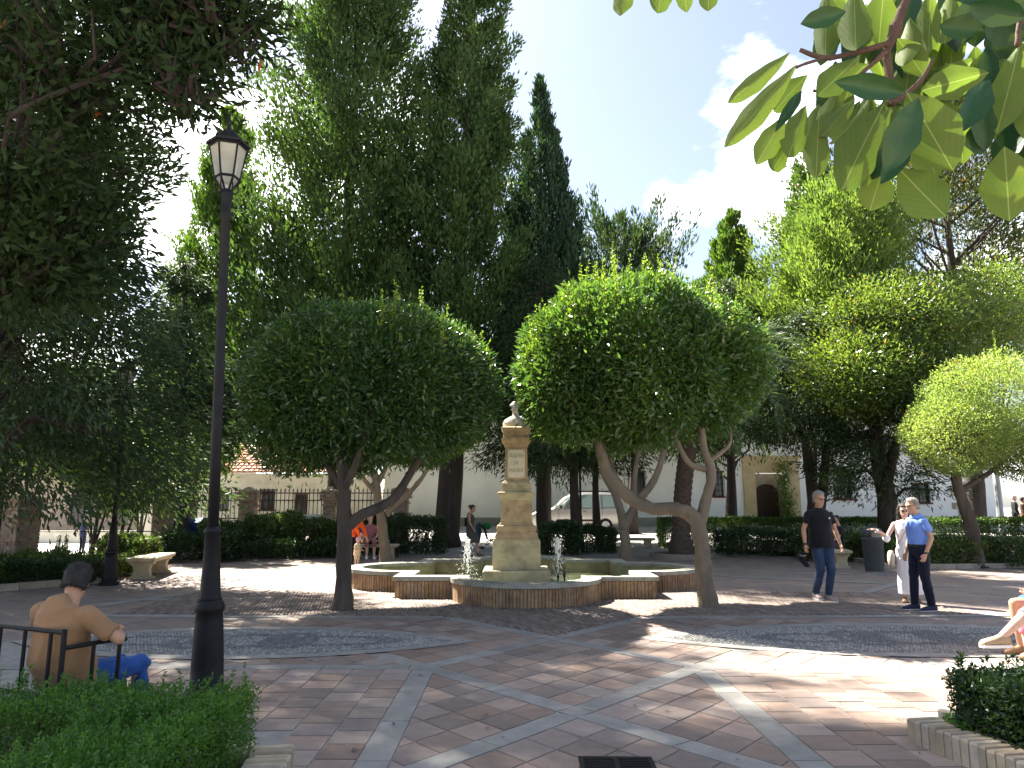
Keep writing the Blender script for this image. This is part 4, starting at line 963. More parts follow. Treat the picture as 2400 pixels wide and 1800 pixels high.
def person(label, loc, yaw, H=1.75, pose=None, base=None, sk=None, top=None, bottom=None, dress=None, shoes=None, hair=None, glasses=None, hat=None, vox=.011, group='people in the plaza', child=False, female=False, curl=.35, hands=None, belly=0.0, beard=False, extras=None):
    J = dict(BASE)
    if base: J.update(base)
    if pose: J.update(pose)
    J = {k: V(v) for k, v in J.items()}
    for s_ in 'LR':
        J['j' + s_] = J['s' + s_] + (J['s' + ('R' if s_ == 'L' else 'L')] - J['s' + s_]) * .03 - (J['neck'] - J['chest']).normalized() * .04
    ref = 1.745 if not base or base is BASE else 1.325
    t = thing('person', label, 'person', loc, yaw, group, H / ref)
    sw = .93 if female else 1.0
    up = (J['head'] - J['neck']).normalized(); fw = J['hd']; fw = (fw - up * fw.dot(up)).normalized(); hs = 1.25 if child else 1.0; hc = J['head'] + up * (.035 if child else 0)
    b = MB(); b.rings(torso_rings(J, 0, w=sw, belly=belly)); head_into(b, hc, up, fw, hs)
    b.tube([J['neck'] - up * .06, J['neck'] + up * .03, J['head'] - up * .04], [.062, .055, .054], 12)
    for s_ in 'LR':
        b.tube([J['j' + s_], J['j' + s_].lerp(J['e' + s_], .35), J['e' + s_]], [.053 * sw, .047 * sw, .037 * sw], 10, round_end=True)
        e, w_ = J['e' + s_], J['w' + s_]; b.tube([e, e.lerp(w_, .3), w_], [.037 * sw, .040 * sw, .025 * sw], 10, round_end=True)
        k = 1 if s_ == 'L' else -1; hd_ = (hands or {}).get(s_)
        if hd_: d_, pn_, sd_, cu_ = V(hd_[0]), V(hd_[1]), V(hd_[2]), hd_[3]
        else: d_, pn_, sd_, cu_ = (w_ - e).normalized(), V((-k, 0, 0)), V((0, -1, .05)), curl
        hand_into(b, w_, d_, pn_, sd_, cu_, .96 * (.92 if female else 1), .3)
        h, kn, a = J['h' + s_], J['k' + s_], J['a' + s_]
        b.tube([h, h.lerp(kn, .4), kn], [.084, .076, .053], 12, round_end=True); b.tube([kn, kn.lerp(a, .3), a], [.051, .055, .035], 12, round_end=True)
        to = J['t' + s_]; fwd = (to - a); fwd.z = 0 if abs(fwd.z) < .08 else fwd.z; fwd.normalize()
        b.tube([a - fwd * .045 + V((0, 0, -.045)), a + V((0, 0, -.035)), a.lerp(to, .5) + V((0, 0, -.02)), a.lerp(to, .78) + V((0, 0, -.012))], [.028, .034, .028, .014], 10, round_end=True)
    me = remeshed(b, 'body', vox * .8, 3, .45); me.materials.append(sk or m_skin); put('body', me, t)
    side = fw.cross(up).normalized(); Pf = lambda x, y, z: hc + (side * x + fw * y + up * z) * hs
    if vox < .012:
        for k in (-1, 1): MB().ball(Pf(k * .031, .0845, .013), .0085 * hs, 8, 6).build('eye', m_pane, t, True)
        MB().tube([Pf(-.021, .1025, -.064), Pf(0, .1055, -.063), Pf(.021, .1025, -.064)], [.0035, .005, .0035], 6).build('mouth', m_lip, t, True)
    if top:
        mat, slv, low = top[0], top[1], top[2] if len(top) > 2 else 0
        c = MB(); rr = torso_rings(J, .016, w=sw, belly=belly)
        dn = (J['waist'] - J['hip']).normalized(); ax = (J['hL'] - J['hR']).normalized(); ay = dn.cross(ax).normalized(); hm = lambda t_, rx, ry: ell(J['hip'] + dn * t_, ax, ay, rx, ry)
        if low > 0: rr = [hm(-low, .208, .156 + belly), hm(-low * .3, .208, .155 + belly), hm(.04, .200, .148 + belly)] + rr[2:]
        if low < 0: rr = [hm(.03, .158, .118), hm(.075, .176, .132 + belly)] + rr[2:]
        c.rings(rr)
        for s_ in 'LR':
            s0, e, w_ = J['j' + s_], J['e' + s_], J['w' + s_]
            if slv <= 1:
                if slv > 0: c.tube([s0, s0.lerp(e, slv * .5), s0.lerp(e, slv)], [.068 * sw, .066 * sw, .064 * sw], 12, round_end=False); c.ball(s0, .069 * sw, 10, 8)
            else: c.ball(s0, .069 * sw, 10, 8); c.tube([s0, s0.lerp(e, .5), e, e.lerp(w_, .5), e.lerp(w_, slv - 1)], [.068, .062, .054, .05, .042], 12)
        me = remeshed(c, 'shirt', vox, 3, .4, wr=(.017, 9)); me.materials.append(mat); put('shirt', me, t)
        if len(top) > 3 and top[3]:
            cb = MB(); nn = J['neck']; cb.rings([ell(nn + up * z - fw * 0 , side, fw, r, r, 16) for z, r in ((-.03, .088), (.012, .078), (.016, .070), (-.03, .080))], cap=False); cb.build('collar', mat, t, True)
    if bottom:
        mat, frac = bottom; c = MB(); c.rings(torso_rings(J, .014, w=1)[:2] + [ell(J['hip'].lerp(J['waist'], .45), (J['hL'] - J['hR']).normalized(), (J['waist'] - J['hip']).normalized().cross((J['hL'] - J['hR']).normalized()), .180, .138)])
        for s_ in 'LR':
            h, kn, a = J['h' + s_], J['k' + s_], J['a' + s_]
            if frac > 1: c.tube([h, h.lerp(kn, .35), kn, kn.lerp(a, .35), kn.lerp(a, frac - 1)], [.100, .091, .069, .066, .056], 12, round_end=False); c.ball(kn, .071, 10, 8)
            else: c.tube([h, h.lerp(kn, frac * .5), h.lerp(kn, frac)], [.101, .093, .085], 12)
            c.ball(h, .10, 10, 8)
        me = remeshed(c, 'trousers', vox, 3, .4, wr=(.017, 9)); me.materials.append(mat); put('trousers', me, t)
    if dress:
        mat, hemz, hemr = dress; c = MB(); rr = torso_rings(J, .016, w=sw)[1:-1]; hp = J['hip']; mid = (J['kL'] + J['kR']) / 2
        ax, ay = V((1, 0, 0)), V((0, 1, 0)); q = V((mid.x, mid.y, hemz)); n_ = 24
        sk_ = []
        for i in range(9):
            f_ = i / 8; cc = V((hp.x + (q.x - hp.x) * f_, hp.y + (q.y - hp.y) * f_, hemz + (hp.z - hemz) * (1 - f_))); r_ = .185 + (hemr - .185) * f_
            sk_.append([cc + (ax * math.cos(2 * math.pi * k / 16) * r_ + ay * math.sin(2 * math.pi * k / 16) * r_ * .8) * (1 + .07 * f_ * math.cos(2 * math.pi * k / 16 * 6 + 1)) for k in range(16)])
        c.rings(sk_[::-1]); c.rings(rr); me = remeshed(c, 'dress', vox, 3, .4, wr=(.008, 7)); me.materials.append(mat); put('dress', me, t)
    if shoes:
        mat, sole = shoes[0], shoes[1] if len(shoes) > 1 else None
        for s_ in 'LR':
            a, to = J['a' + s_], J['t' + s_]; f_ = (to - a); flat = abs(f_.z) < .1
            if flat: f_.z = 0
            f_.normalize(); sd = f_.cross(V((0, 0, 1))).normalized(); u_ = sd.cross(f_); g_ = a - u_ * .085 if flat else a - u_ * .07
            L = [(-.075, .030, .045, .045), (-.055, .038, .058, .055), (0, .041, .058, .060), (.06, .043, .045, .045), (.13, .050, .036, .036), (.175, .044, .030, .030), (.20, .026, .018, .02)]
            c = MB().rings([ell(g_ + f_ * x + u_ * (zc + .006), sd, u_, ry, rz, 14) for x, ry, rz, zc in L])
            sh = c.build('shoe', mat, t, True)
            if sole: MB().rings([[g_ + f_ * x + sd * y + u_ * z for x, y in ((-.08, -.03), (-.08, .03), (0, .044), (.12, .054), (.19, .04), (.207, 0), (.19, -.04), (.12, -.054), (0, -.044))] for z in (-.004, .022)]).build('sole', sole, sh)
    if hair:
        mat, style = hair; c = MB()
        zlow = {'short': -.045, 'bun': -.04, 'long': -.05, 'bald': .02}.get(style, -.01)
        thick = {'short': .008, 'bald': .003}.get(style, .013)
        prof = [(-.06, .066, .085), (-.01, .0735, .093), (.03, .077, .098), (.065, .074, .093), (.092, .061, .075), (.110, .041, .048), (.121, .012, .015)]
        rs = []
        for z, rx, ry in prof:
            if z < zlow - .02: continue
            ring = []
            for k in range(20):
                a_ = 2 * math.pi * k / 20; x_, y_ = math.cos(a_) * (rx + thick), math.sin(a_) * (ry + thick) - .006
                front = max(0, math.sin(a_) - .05); zz2 = z
                if z < .085: # hairline recedes over the face
                    sh_ = front * (1.25 if style != 'bald' else 1.6); x_ *= 1 - .25 * sh_ * (z < .07); y_ -= sh_ * (.095 - z) * 1.0
                ring.append(Pf(x_, y_, zz2 + .006))
            rs.append(ring)
        c.rings(rs)
        if style == 'bun':
            c.ball(Pf(0, -.115, .045), .045, 10, 8); c.tube([Pf(0, -.10, .04), Pf(.0, -.155, .03), Pf(.01, -.165, -.01)], [.03, .028, .012], 8, round_end=True)
        if style == 'long':
            for k in (-1, 1): c.tube([Pf(k * .06, -.04, .03), Pf(k * .075, -.03, -.06), Pf(k * .085, -.02, -.16), Pf(k * .08, .01, -.24)], [.04, .042, .04, .02], 10, round_end=True)
            c.tube([Pf(0, -.09, .03), Pf(0, -.095, -.08), Pf(0, -.08, -.2)], [.06, .065, .04], 10, round_end=True)
        me = remeshed(c, 'hair', .007, 1, .3, dec=.5, wr=(.010, 60)); me.materials.append(mat); ho = put('hair', me, t)
        if vox < .0105:
            rh = np.random.default_rng(7); nv = len(me.vertices); cv = np.empty(nv * 3, np.float32); nn_ = np.empty(nv * 3, np.float32); me.vertices.foreach_get('co', cv); me.vertices.foreach_get('normal', nn_); cv = cv.reshape(-1, 3); nn_ = nn_.reshape(-1, 3)
            ii_ = rh.integers(nv, size=2600 if style != 'long' else 3600); D_ = np.array(-up * .8 - fw * .5)[None] + rh.normal(size=(len(ii_), 3)) * .35; Nv = nn_[ii_]; D_ = D_ - Nv * (D_ * Nv).sum(1, keepdims=True) + Nv * .22
            so_h = link(bpy.data.objects.new('hair_strands', leaves_mesh('hair_strands', cv[ii_] + rh.normal(size=(len(ii_), 3)) * .003, nrmz(D_), rh.uniform(.014, .034, len(ii_)) * (1.6 if style == 'long' else 1), .0035, rh, mat, nrm=Nv * 2)), ho); so_h['kind'] = 'stuff'
    if glasses:
        c = MB()
        for k in (-1, 1):
            c.tube([Pf(k * .032 + .022 * math.cos(q * .785), .108, .010 + .017 * math.sin(q * .785)) for q in range(9)], [.0028] * 9, 5)
            c.tube([Pf(k * .054, .106, .016), Pf(k * .075, .06, .016), Pf(k * .080, -.005, .012)], [.0028] * 3, 5)
            if glasses == 'dark': c.rings([ell(Pf(k * .032, .106 + q, .010), side, up, .023, .018, 10) for q in (0, .004)])
        c.tube([Pf(-.012, .109, .014), Pf(.012, .109, .014)], [.0028] * 2, 5); c.build('glasses', m_black, t)
    if hat:
        c = MB(); c.rings([ell(Pf(0, -.004, z), side, fw, r * .93, r * 1.08, 20) for z, r in ((.028, .135), (.034, .13), (.045, .094), (.08, .092), (.115, .070), (.130, .03))]); me = c.mesh('hat', True); me.materials.append(hat); put('hat', me, t)
    if extras: extras(t, J)
    return t
m_lip = M('lips', (.36, .14, .11), .5, .1, 10, 0)
m_blackpolo = cloth('black_polo', (.010, .010, .013)); m_jeans = cloth('blue_jeans', (.028, .05, .10), .4); m_navy = cloth('navy_trousers', (.012, .013, .028)); m_bluepolo = cloth('light_blue_polo', (.17, .29, .68))
m_whited = cloth('white_dress', (.80, .76, .78)); m_ochret = cloth('ochre_tshirt', (.30, .172, .088), .10, .7, 7); m_bluej = cloth('bright_blue_jeans', (.022, .072, .24), .35); m_grey = cloth('grey_dress', (.075, .075, .068)); m_orange = cloth('orange_top', (.75, .10, .02))
m_pink = cloth('pink_cloth', (.72, .17, .24)); m_dpink = cloth('dull_pink', (.30, .12, .13)); m_beige = cloth('beige_suit', (.62, .47, .28)); m_lav = cloth('lavender_hat', (.50, .33, .60)); m_blackc = cloth('black_cloth', (.012, .012, .014)); m_dkblue = cloth('dark_blue_shirt', (.02, .03, .07)); m_blues = cloth('blue_shirt', (.04, .16, .55)); m_brownc = cloth('brown_jacket', (.14, .08, .05))
m_hgrey = M('grey_hair', (.30, .28, .26), .75, .3, 40, .4, 90); m_hdark = M('dark_hair', (.018, .014, .013), .55, .3, 40, .4, 90); m_hsalt = M('salt_pepper_hair', (.034, .032, .032), .7, .5, 50, .5, 90); m_hred = M('dark_red_hair', (.05, .016, .016), .6, .3, 40, .3, 80); m_hwhite = M('white_hair', (.66, .56, .52), .8, .2, 40, .3, 80)
m_shoe_g = M('grey_canvas', (.34, .27, .26), .8, .15, 20, .1); m_sole = M('white_sole', (.75, .74, .72), .7, .05, 20, 0); m_shoe_n = M('navy_suede', (.02, .022, .06), .8, .2, 30, .2); m_leather = M('brown_leather', (.22, .13, .07), .55, .25, 12, .2); m_bag = M('pale_snakeskin_bag', (.46, .40, .32), .5, .4, 22, .2); m_shoe_b = M('beige_shoe', (.36, .27, .17), .7, .2, 25, .2)

# man in the black polo walking towards the camera, holding a dark cap
def ex_black(t, J):
    MB().tube([J['wR'] + V((0, 0, .02)), J['wR'] + V((.0, 0, -.01))], [.034, .034], 12).build('wristwatch', m_black, t)
    MB().ball((.085, -.145, 1.315), .014, 8, 6, (1, .3, 1)).build('emblem', m_sole, t)
p = gnd(1934, 1409)
person('person in a black polo shirt and jeans walking towards the camera', (p.x, p.y, 0), rad(8), 1.84, dict(kL=(.085, -.10, .50), aL=(.05, -.02, .085), tL=(.07, -.21, .03), kR=(-.075, -.05, .50), aR=(-.06, .16, .10), tR=(-.085, -.02, .03), eL=(.275, .04, 1.14), wL=(.30, -.05, .90), eR=(-.265, .05, 1.14), wR=(-.315, -.06, .90), hd=(.12, -1, -.05)),
       top=(m_blackpolo, .62, .11, True), bottom=(m_jeans, 1.96), shoes=(m_shoe_g, m_sole), hair=(m_hgrey, 'short'), glasses='clear', vox=.010, extras=ex_black, belly=.012)
cp = thing('cap', 'dark crumpled cap hanging from the hand of the man in the black polo', 'cap', (p.x - .36, p.y - .03, .80))
mb = MB(); mb.ball((0, 0, -.07), .085, 14, 9, (.85, .7, 1.15)); mb.rings([ell(V((.03 * q, -.05 - .02 * q, -.13 - .05 * q)), V((1, 0, 0)), V((0, 1, .3)).normalized(), .07 - .012 * q, .02, 12) for q in range(3)]); me = remeshed(mb, 'crown', .009, 2); me.materials.append(m_blackc); put('crown', me, cp)
MB().tube([(-.06, -.06, -.03), (0, -.075, -.05), (.06, -.06, -.03)], [.008] * 3, 6).build('strap', m_hgrey, cp)

# man in light blue polo seen in profile
def ex_blue(t, J):
    MB().rings([ell(V((0, 0, z)) + J['hip'].lerp(J['waist'], .36), V((1, 0, 0)), V((0, 1, 0)), .187, .147, 18) for z in (-.018, .022)]).build('belt', m_black, t)
    MB().tube([J['wL'] + V((0, 0, .025)), J['wL'] + V((0, 0, .0))], [.033, .033], 12).build('wristwatch', m_black, t)
p = gnd(2166, 1432)
PB = p
person('person in a light blue polo shirt and navy trousers standing in profile facing left', (p.x, p.y, 0), rad(-84), 1.71, dict(hL=(.09, 0, .93), kL=(.10, .0, .50), aL=(.10, .07, .085), tL=(.12, -.12, .03), aR=(-.10, -.08, .085), kR=(-.1, -.06, .50), tR=(-.11, -.27, .03), eL=(.245, .06, 1.13), wL=(.25, -.06, .89), chest=(0, -.01, 1.29), neck=(0, -.01, 1.475), head=(0, -.045, 1.625), hd=(.1, -1, -.06)),
       top=(m_bluepolo, .62, -.03, True), bottom=(m_navy, 1.98), shoes=(m_shoe_n, m_sole), hair=(m_hgrey, 'short'), glasses='clear', vox=.010, extras=ex_blue, belly=.018)
# woman in white
def ex_white(t, J):
    MB().tube([J['sL'] + V((-.05, .06, .05)), J['sL'] + V((-.08, -.07, .04)), J['chest'] + V((0, -.155, 0)), J['waist'] + V((-.14, -.12, -.05)), J['hip'] + V((-.24, -.05, -.1))], [.008] * 5, 6).build('bag_strap', m_leather, t)
    bg_ = MB(); bg_.rings([ell(J['hip'] + V((-.27, -.04, z)), V((0, 1, 0)), V((1, 0, 0)), r * 1.3, r * .55, 14) for z, r in ((-.33, .05), (-.31, .09), (-.22, .12), (-.12, .11), (-.06, .08), (-.04, .05))]); bg_.build('shoulder_bag', m_bag, t, True)
    MB().ball(J['eR'] + V((-.01, 0, -.02)), .066, 12, 8, (1, 1, 1.1)).build('white_cuff', m_whited, t, True)
    MB().tube([J['wR'].lerp(J['eR'], .12), J['wR'].lerp(J['eR'], .22)], [.034, .036], 12).build('bracelet', m_sole, t)
p = gnd(2137, 1414)
person('person in a long white dress gesturing with a raised hand', (p.x, p.y, 0), rad(-25), 1.63, dict(eR=(-.31, -.06, 1.15), wR=(-.50, -.20, 1.28), eL=(.24, .06, 1.14), wL=(.26, .03, .9), hd=(.1, -1, 0)), sk=m_skinp,
       dress=(m_whited, .16, .20), shoes=(m_leather,), hair=(m_hdark, 'long'), glasses='dark', vox=.010, female=True, extras=ex_white, hands=dict(R=((-1, -.35, .10), (.1, 0, -1), (.3, -1, .3), .12)))
# seated man in the ochre T-shirt, back to the camera
p = FB + V((math.cos(fbr), math.sin(fbr), 0)) * .80 + V((-math.sin(fbr), math.cos(fbr), 0)) * .02
person('person in an ochre T-shirt seated on the iron backed bench with back turned', (p.x, p.y, 0), rad(167), 1.25, dict(hip=(0, -.02, .53), waist=(-.0, .08, .68), chest=(-.02, .10, .88), neck=(-.02, .05, 1.04), head=(-.01, .0, 1.165), sL=(.19, .07, 1.005), sR=(-.205, .08, .995), eR=(-.40, .02, .80), wR=(-.22, -.17, .83), eL=(.24, -.02, .76), wL=(.16, -.24, .64), kL=(-.02, -.45, .53), kR=(-.22, -.42, .55), aL=(-.02, -.43, .085), tL=(-.04, -.61, .03), aR=(-.25, -.42, .10), tR=(-.30, -.60, .05), hd=(.42, -.9, -.12)), base=SEAT, sk=m_skin,
       top=(m_ochret, .80, .05), bottom=(m_bluej, 1.95), shoes=(m_leather,), hair=(m_hsalt, 'short'), vox=.009, belly=.03)
# seated person behind the black polo man
person('person with dark hair and black top seated on the bench by the litter bin', (BR.x + .10, BR.y + .1, .02), rad(-100), 1.33, dict(hd=(.3, -1, 0)), base=SEAT, sk=m_skin, top=(m_blackc, .7, .04), bottom=(m_grey, 1.9), shoes=(m_shoe_n,), hair=(m_hdark, 'short'), vox=.013)
# walking woman in grey
def ex_grey(t, J):
    MB().box(tuple(J['waist'] + V((.24, .12, .04))), (.10, .26, .30), .2).build('shoulder_bag', m_blackc, t)
    MB().tube([J['waist'] + V((.24, .12, .18)), J['sL'] + V((-.03, .0, .07)), J['waist'] + V((.24, .02, .18))], [.012] * 3, 6).build('bag_strap', m_blackc, t)
p = gnd(1102, 1303)
person('person in a grey dress with tied dark hair walking behind the fountain', (p.x, p.y, 0), rad(82), 1.66, dict(kL=(.09, .0, .50), aL=(.08, .22, .12), tL=(.09, .05, .05), kR=(-.08, -.22, .52), aR=(-.08, -.32, .09), tR=(-.09, -.50, .05), eL=(.25, .05, 1.13), wL=(.24, -.03, .88), eR=(-.24, -.02, 1.13), wR=(-.20, -.14, .92), neck=(0, -.02, 1.47), head=(0, -.07, 1.61), hd=(0, -1, -.45)), sk=m_skin, dress=(m_grey, .46, .30), shoes=(m_leather,), hair=(m_hred, 'bun'), vox=.013, female=True, extras=ex_grey)
# toddler, adult in orange, elderly woman
p = gnd(836, 1332)
person('toddler in beige clothes and a lavender sun hat standing by the fountain rim', (p.x, p.y, 0), rad(60), .82, dict(hip=(0, 0, .80), waist=(0, 0, .95), chest=(0, -.01, 1.16), neck=(0, 0, 1.36), sL=(.17, 0, 1.30), sR=(-.17, 0, 1.30), eL=(.26, -.06, 1.02), eR=(-.26, -.06, 1.02), wL=(.16, -.26, .98), wR=(-.16, -.26, .98), hL=(.09, 0, .78), hR=(-.09, 0, .78), kL=(.11, 0, .42), kR=(-.11, 0, .42), head=(0, -.01, 1.50)), sk=m_skinp, top=(m_beige, .7, .1), bottom=(m_beige, .8), shoes=(m_sole,), hat=m_lav, vox=.016, child=True, belly=.03)
p = gnd(812, 1330)
person('person in an orange top and dark trousers standing bent behind the left fountain trunk', (p.x + .02, p.y + .3, 0), rad(75), 1.60, dict(chest=(0, -.16, 1.22), neck=(0, -.30, 1.36), head=(0, -.39, 1.47), sL=(.185, -.24, 1.30), sR=(-.185, -.24, 1.30), eL=(.23, -.33, 1.04), eR=(-.23, -.33, 1.04), wL=(.2, -.42, .82), wR=(-.2, -.42, .82), waist=(0, -.05, 1.08), hd=(0, -1, -.5), tL=(.115, -.2, .03)), sk=m_skin, top=(m_orange, 1.8, .05), bottom=(m_blackc, 1.95), shoes=(m_blackc,), hair=(m_hdark, 'short'), vox=.014)
c_ = gnd(864, 1309)
person('elderly person with white hair in dull pink clothes seated on a bench', (c_.x + .02, c_.y - .02, 0), rad(15), 1.32, dict(hd=(.3, -1, -.15)), base=SEAT, sk=m_skinp, top=(m_dpink, .9, .05), dress=None, bottom=(m_dpink, 1.2), shoes=(m_sole,), hair=(m_hwhite, 'short'), vox=.014, female=True)
# far figures
q = at(192, 1284, 36); person('distant person in dark blue shirt standing on the bright street at far left', (q.x, 36, hz(q.x, 36)), rad(160), 1.62, dict(wR=(-.2, -.2, 1.0), eR=(-.27, .03, 1.12)), top=(m_dkblue, .8, .05), bottom=(m_navy, 1.95), shoes=(m_blackc,), hair=(m_hdark, 'short'), vox=.02)
q = at(2382, 1225, 33); person('grey haired person in a dark jacket walking behind the hedge at the far right edge', (q.x, 33, hz(q.x, 33)), rad(70), 1.74, dict(), sk=m_skinp, top=(m_blackc, 1.9, .1), bottom=(m_jeans, 1.95), shoes=(m_blackc,), hair=(m_hwhite, 'short'), vox=.02)
q = at(2402, 1225, 32.4); person('person in a brown jacket walking behind the hedge at the far right edge', (q.x, 32.4, hz(q.x, 32.4)), rad(60), 1.66, dict(), top=(m_brownc, 1.9, .1), bottom=(m_navy, 1.95), shoes=(m_blackc,), hair=(m_hdark, 'short'), vox=.02)
# right edge: two seated people, mostly out of the frame
RB = V((5.60, 7.78, 0)); stone_bench(RB, rad(66), 2.0, 'stone bench just outside the right edge under two seated people', .5, .44)
person('person in pink with crossed legs and a beige shoe seated at the right edge', (RB.x - .22, RB.y - .45, 0), rad(-84), 1.34, dict(kL=(.05, -.42, .66), aL=(.0, -.78, .36), tL=(-.02, -.97, .27), hd=(.1, -1, 0), wL=(.10, -.30, .72)), base=SEAT, sk=m_skinp, top=(m_pink, .8, .04), bottom=(m_pink, 1.28), shoes=(m_shoe_b, m_sole), hair=(m_hdark, 'long'), vox=.012, female=True)
person('person in blue with bare knees seated at the right edge', (RB.x + .30, RB.y + .46, 0), rad(-85), 1.36, dict(eL=(.23, -.05, .74), eR=(-.23, -.05, .74), wL=(.12, -.26, .66), wR=(-.12, -.26, .66)), base=SEAT, sk=m_skin, top=(m_blues, .75, .04), bottom=(m_blues, .8), shoes=(m_leather,), hair=(m_hgrey, 'short'), vox=.013)
# stroller with jackets left of the monument
q = gnd(1146, 1292); st_ = thing('pushchair', 'folding pushchair with a blue jacket and green bag hung on it, left of the monument', 'pushchair', (q.x, q.y, 0), .2)
fr_ = MB()
for s_ in (-1, 1): fr_.tube([(-.42, s_ * .22, .98), (-.30, s_ * .22, .92), (.12, s_ * .22, .40), (.38, s_ * .2, .08)], [.014] * 4, 6); fr_.tube([(.1, s_ * .22, .42), (-.28, s_ * .22, .08)], [.014] * 2, 6)
fr_.tube([(-.42, -.22, .98), (-.42, .22, .98)], [.016] * 2, 6); fr_.build('frame', m_iron, st_)
MB().rings([[(x, y, z) for y in (-.2, .2)] + [(x + .03, y, z - .03) for y in (.2, -.2)] for x, z in ((-.2, .82), (-.08, .45), (.02, .40), (.22, .43))]).build('seat', m_blackc, st_)
for x in (.38, -.28):
    for s_ in (-1, 1): MB().tube([(x, s_ * .24 - .02, .08), (x, s_ * .24 + .02, .08)], [.08] * 2, 14).build('wheel', m_rubber, st_)
mb = MB(); mb.rings([ell(V((x, y, z)), V((1, 0, 0)), V((0, 1, 0)), a, b, 14) for x, y, z, a, b in ((-.40, 0, .30, .05, .10), (-.42, 0, .45, .11, .2), (-.40, .02, .7, .13, .24), (-.40, 0, .95, .10, .26), (-.38, 0, 1.03, .05, .2))]); me = remeshed(mb, 'jacket', .02, 2); me.materials.append(cloth('denim_jacket', (.05, .075, .10), .4)); put('jacket', me, st_)
mb = MB(); mb.ball((-.1, 0, .9), .17, 12, 8, (1.1, .9, .8)); mb.build('bag', cloth('green_cloth', (.03, .16, .05)), st_, True)
# bust on the monument
m_ = MB(); z0 = i_ - .005; cx = V((0, 0, 0))
ub = V((0, -.05, 1)).normalized(); fwb = V((-.25, -1, .12)).normalized()
m_.rings([ell(V((x, y, z0 + z)), V((1, 0, 0)), V((0, 1, 0)), a * 1.05, b, 20) for x, y, z, a, b in ((0, 0, 0, .245, .17), (0, 0, .04, .265, .19), (0, 0, .10, .27, .18), (0, .01, .17, .235, .15), (0, .01, .225, .15, .11), (-.005, 0, .255, .08, .075))])
m_.tube([V((0, 0, z0 + .2)), V((-.015, -.005, z0 + .32)), V((-.025, -.02, z0 + .38))], [.075, .062, .06], 12)
head_into(m_, V((-.03, -.03, z0 + .435)), (ub - fwb * ub.dot(fwb)).normalized(), fwb, .95)
rb = random.Random(5)
for k in range(26):
    a_ = rb.uniform(0, 6.28); e_2 = rb.uniform(.1, 1.5); d_ = V((math.cos(a_) * math.cos(e_2), math.sin(a_) * math.cos(e_2) + .15, math.sin(e_2))); m_.ball(tuple(V((-.03, -.02, z0 + .45)) + d_ * .088), rb.uniform(.022, .036), 8, 6)
for k in range(9): # drapery folds
    x = -.22 + .055 * k; m_.tube([V((x, -.165 + abs(x) * .25, z0 + .02)), V((x * .8 + .03, -.175 + abs(x) * .2, z0 + .09)), V((x * .5 + .05, -.12, z0 + .18))], [.018, .02, .014], 7, round_end=True)
me = remeshed(m_, 'bust', .012, 2, .35); me.materials.append(m_bust); put('bust', me, mon)
# ------------------------------------------------------------------ foliage materials
lm_cyp = leafmat('cypress_leaf', (.037, .074, .026), (.064, .115, .035), .30, .6, .25)
lm_cypb = leafmat('cypress_leaf_bluegreen', (.022, .052, .030), (.038, .078, .040), .22, .6, .25)
lm_cypy = leafmat('cypress_leaf_yellowgreen', (.050, .105, .020), (.085, .150, .030), .35, .6, .25)
lm_conl = leafmat('light_conifer_leaf', (.082, .145, .040), (.135, .20, .058), .42, .6, .25)
lm_dark = leafmat('dark_conifer_leaf', (.027, .052, .027), (.046, .080, .036), .26, .6, .25)
lm_pine = leafmat('pine_leaf', (.040, .062, .022), (.075, .095, .035), .28, .6, .25, odd=((.13, .075, .04), .93))
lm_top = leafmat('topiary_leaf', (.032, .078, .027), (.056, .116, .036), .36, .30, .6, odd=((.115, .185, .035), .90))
lm_top2 = leafmat('sunny_topiary_leaf', (.042, .095, .028), (.075, .145, .038), .38, .28, .65, odd=((.13, .20, .04), .88))  # lighter copy of the topiary leaf, sunlit brightness put into its colour
lm_new = leafmat('young_shoot_leaf', (.145, .24, .03), (.21, .31, .05), .42, .45, .4)
lm_broad = leafmat('broad_leaf', (.075, .125, .03), (.13, .19, .045), .42, .28, .6, odd=((.26, .20, .04), .965))
lm_bush = leafmat('bright_bush_leaf', (.175, .25, .085), (.25, .325, .125), .42, .5, .35, odd=((.32, .22, .03), .975))
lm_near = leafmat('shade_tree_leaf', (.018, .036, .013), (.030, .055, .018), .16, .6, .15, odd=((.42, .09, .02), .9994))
lm_back = leafmat('backlit_leaf', (.075, .16, .022), (.13, .22, .035), .5, .5, .35)
lm_hedge = leafmat('box_hedge_leaf', (.055, .145, .028), (.100, .225, .044), .40, .38, .5)
lm_hedgeb = leafmat('clipped_hedge_leaf', (.040, .085, .024), (.075, .135, .034), .35, .45, .4)
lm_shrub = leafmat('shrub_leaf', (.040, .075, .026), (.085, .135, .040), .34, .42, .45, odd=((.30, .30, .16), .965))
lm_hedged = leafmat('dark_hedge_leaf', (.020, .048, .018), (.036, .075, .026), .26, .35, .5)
lm_palm = leafmat('palm_leaf', (.045, .085, .045), (.075, .125, .060), .28, .45, .45)
def leafobj(name, root, P, D, L, W, rng, mat, **k):
    o = link(bpy.data.objects.new(name, leaves_mesh(name, P, D, L, W, rng, mat, **k)), root); o['kind'] = 'stuff'; return o

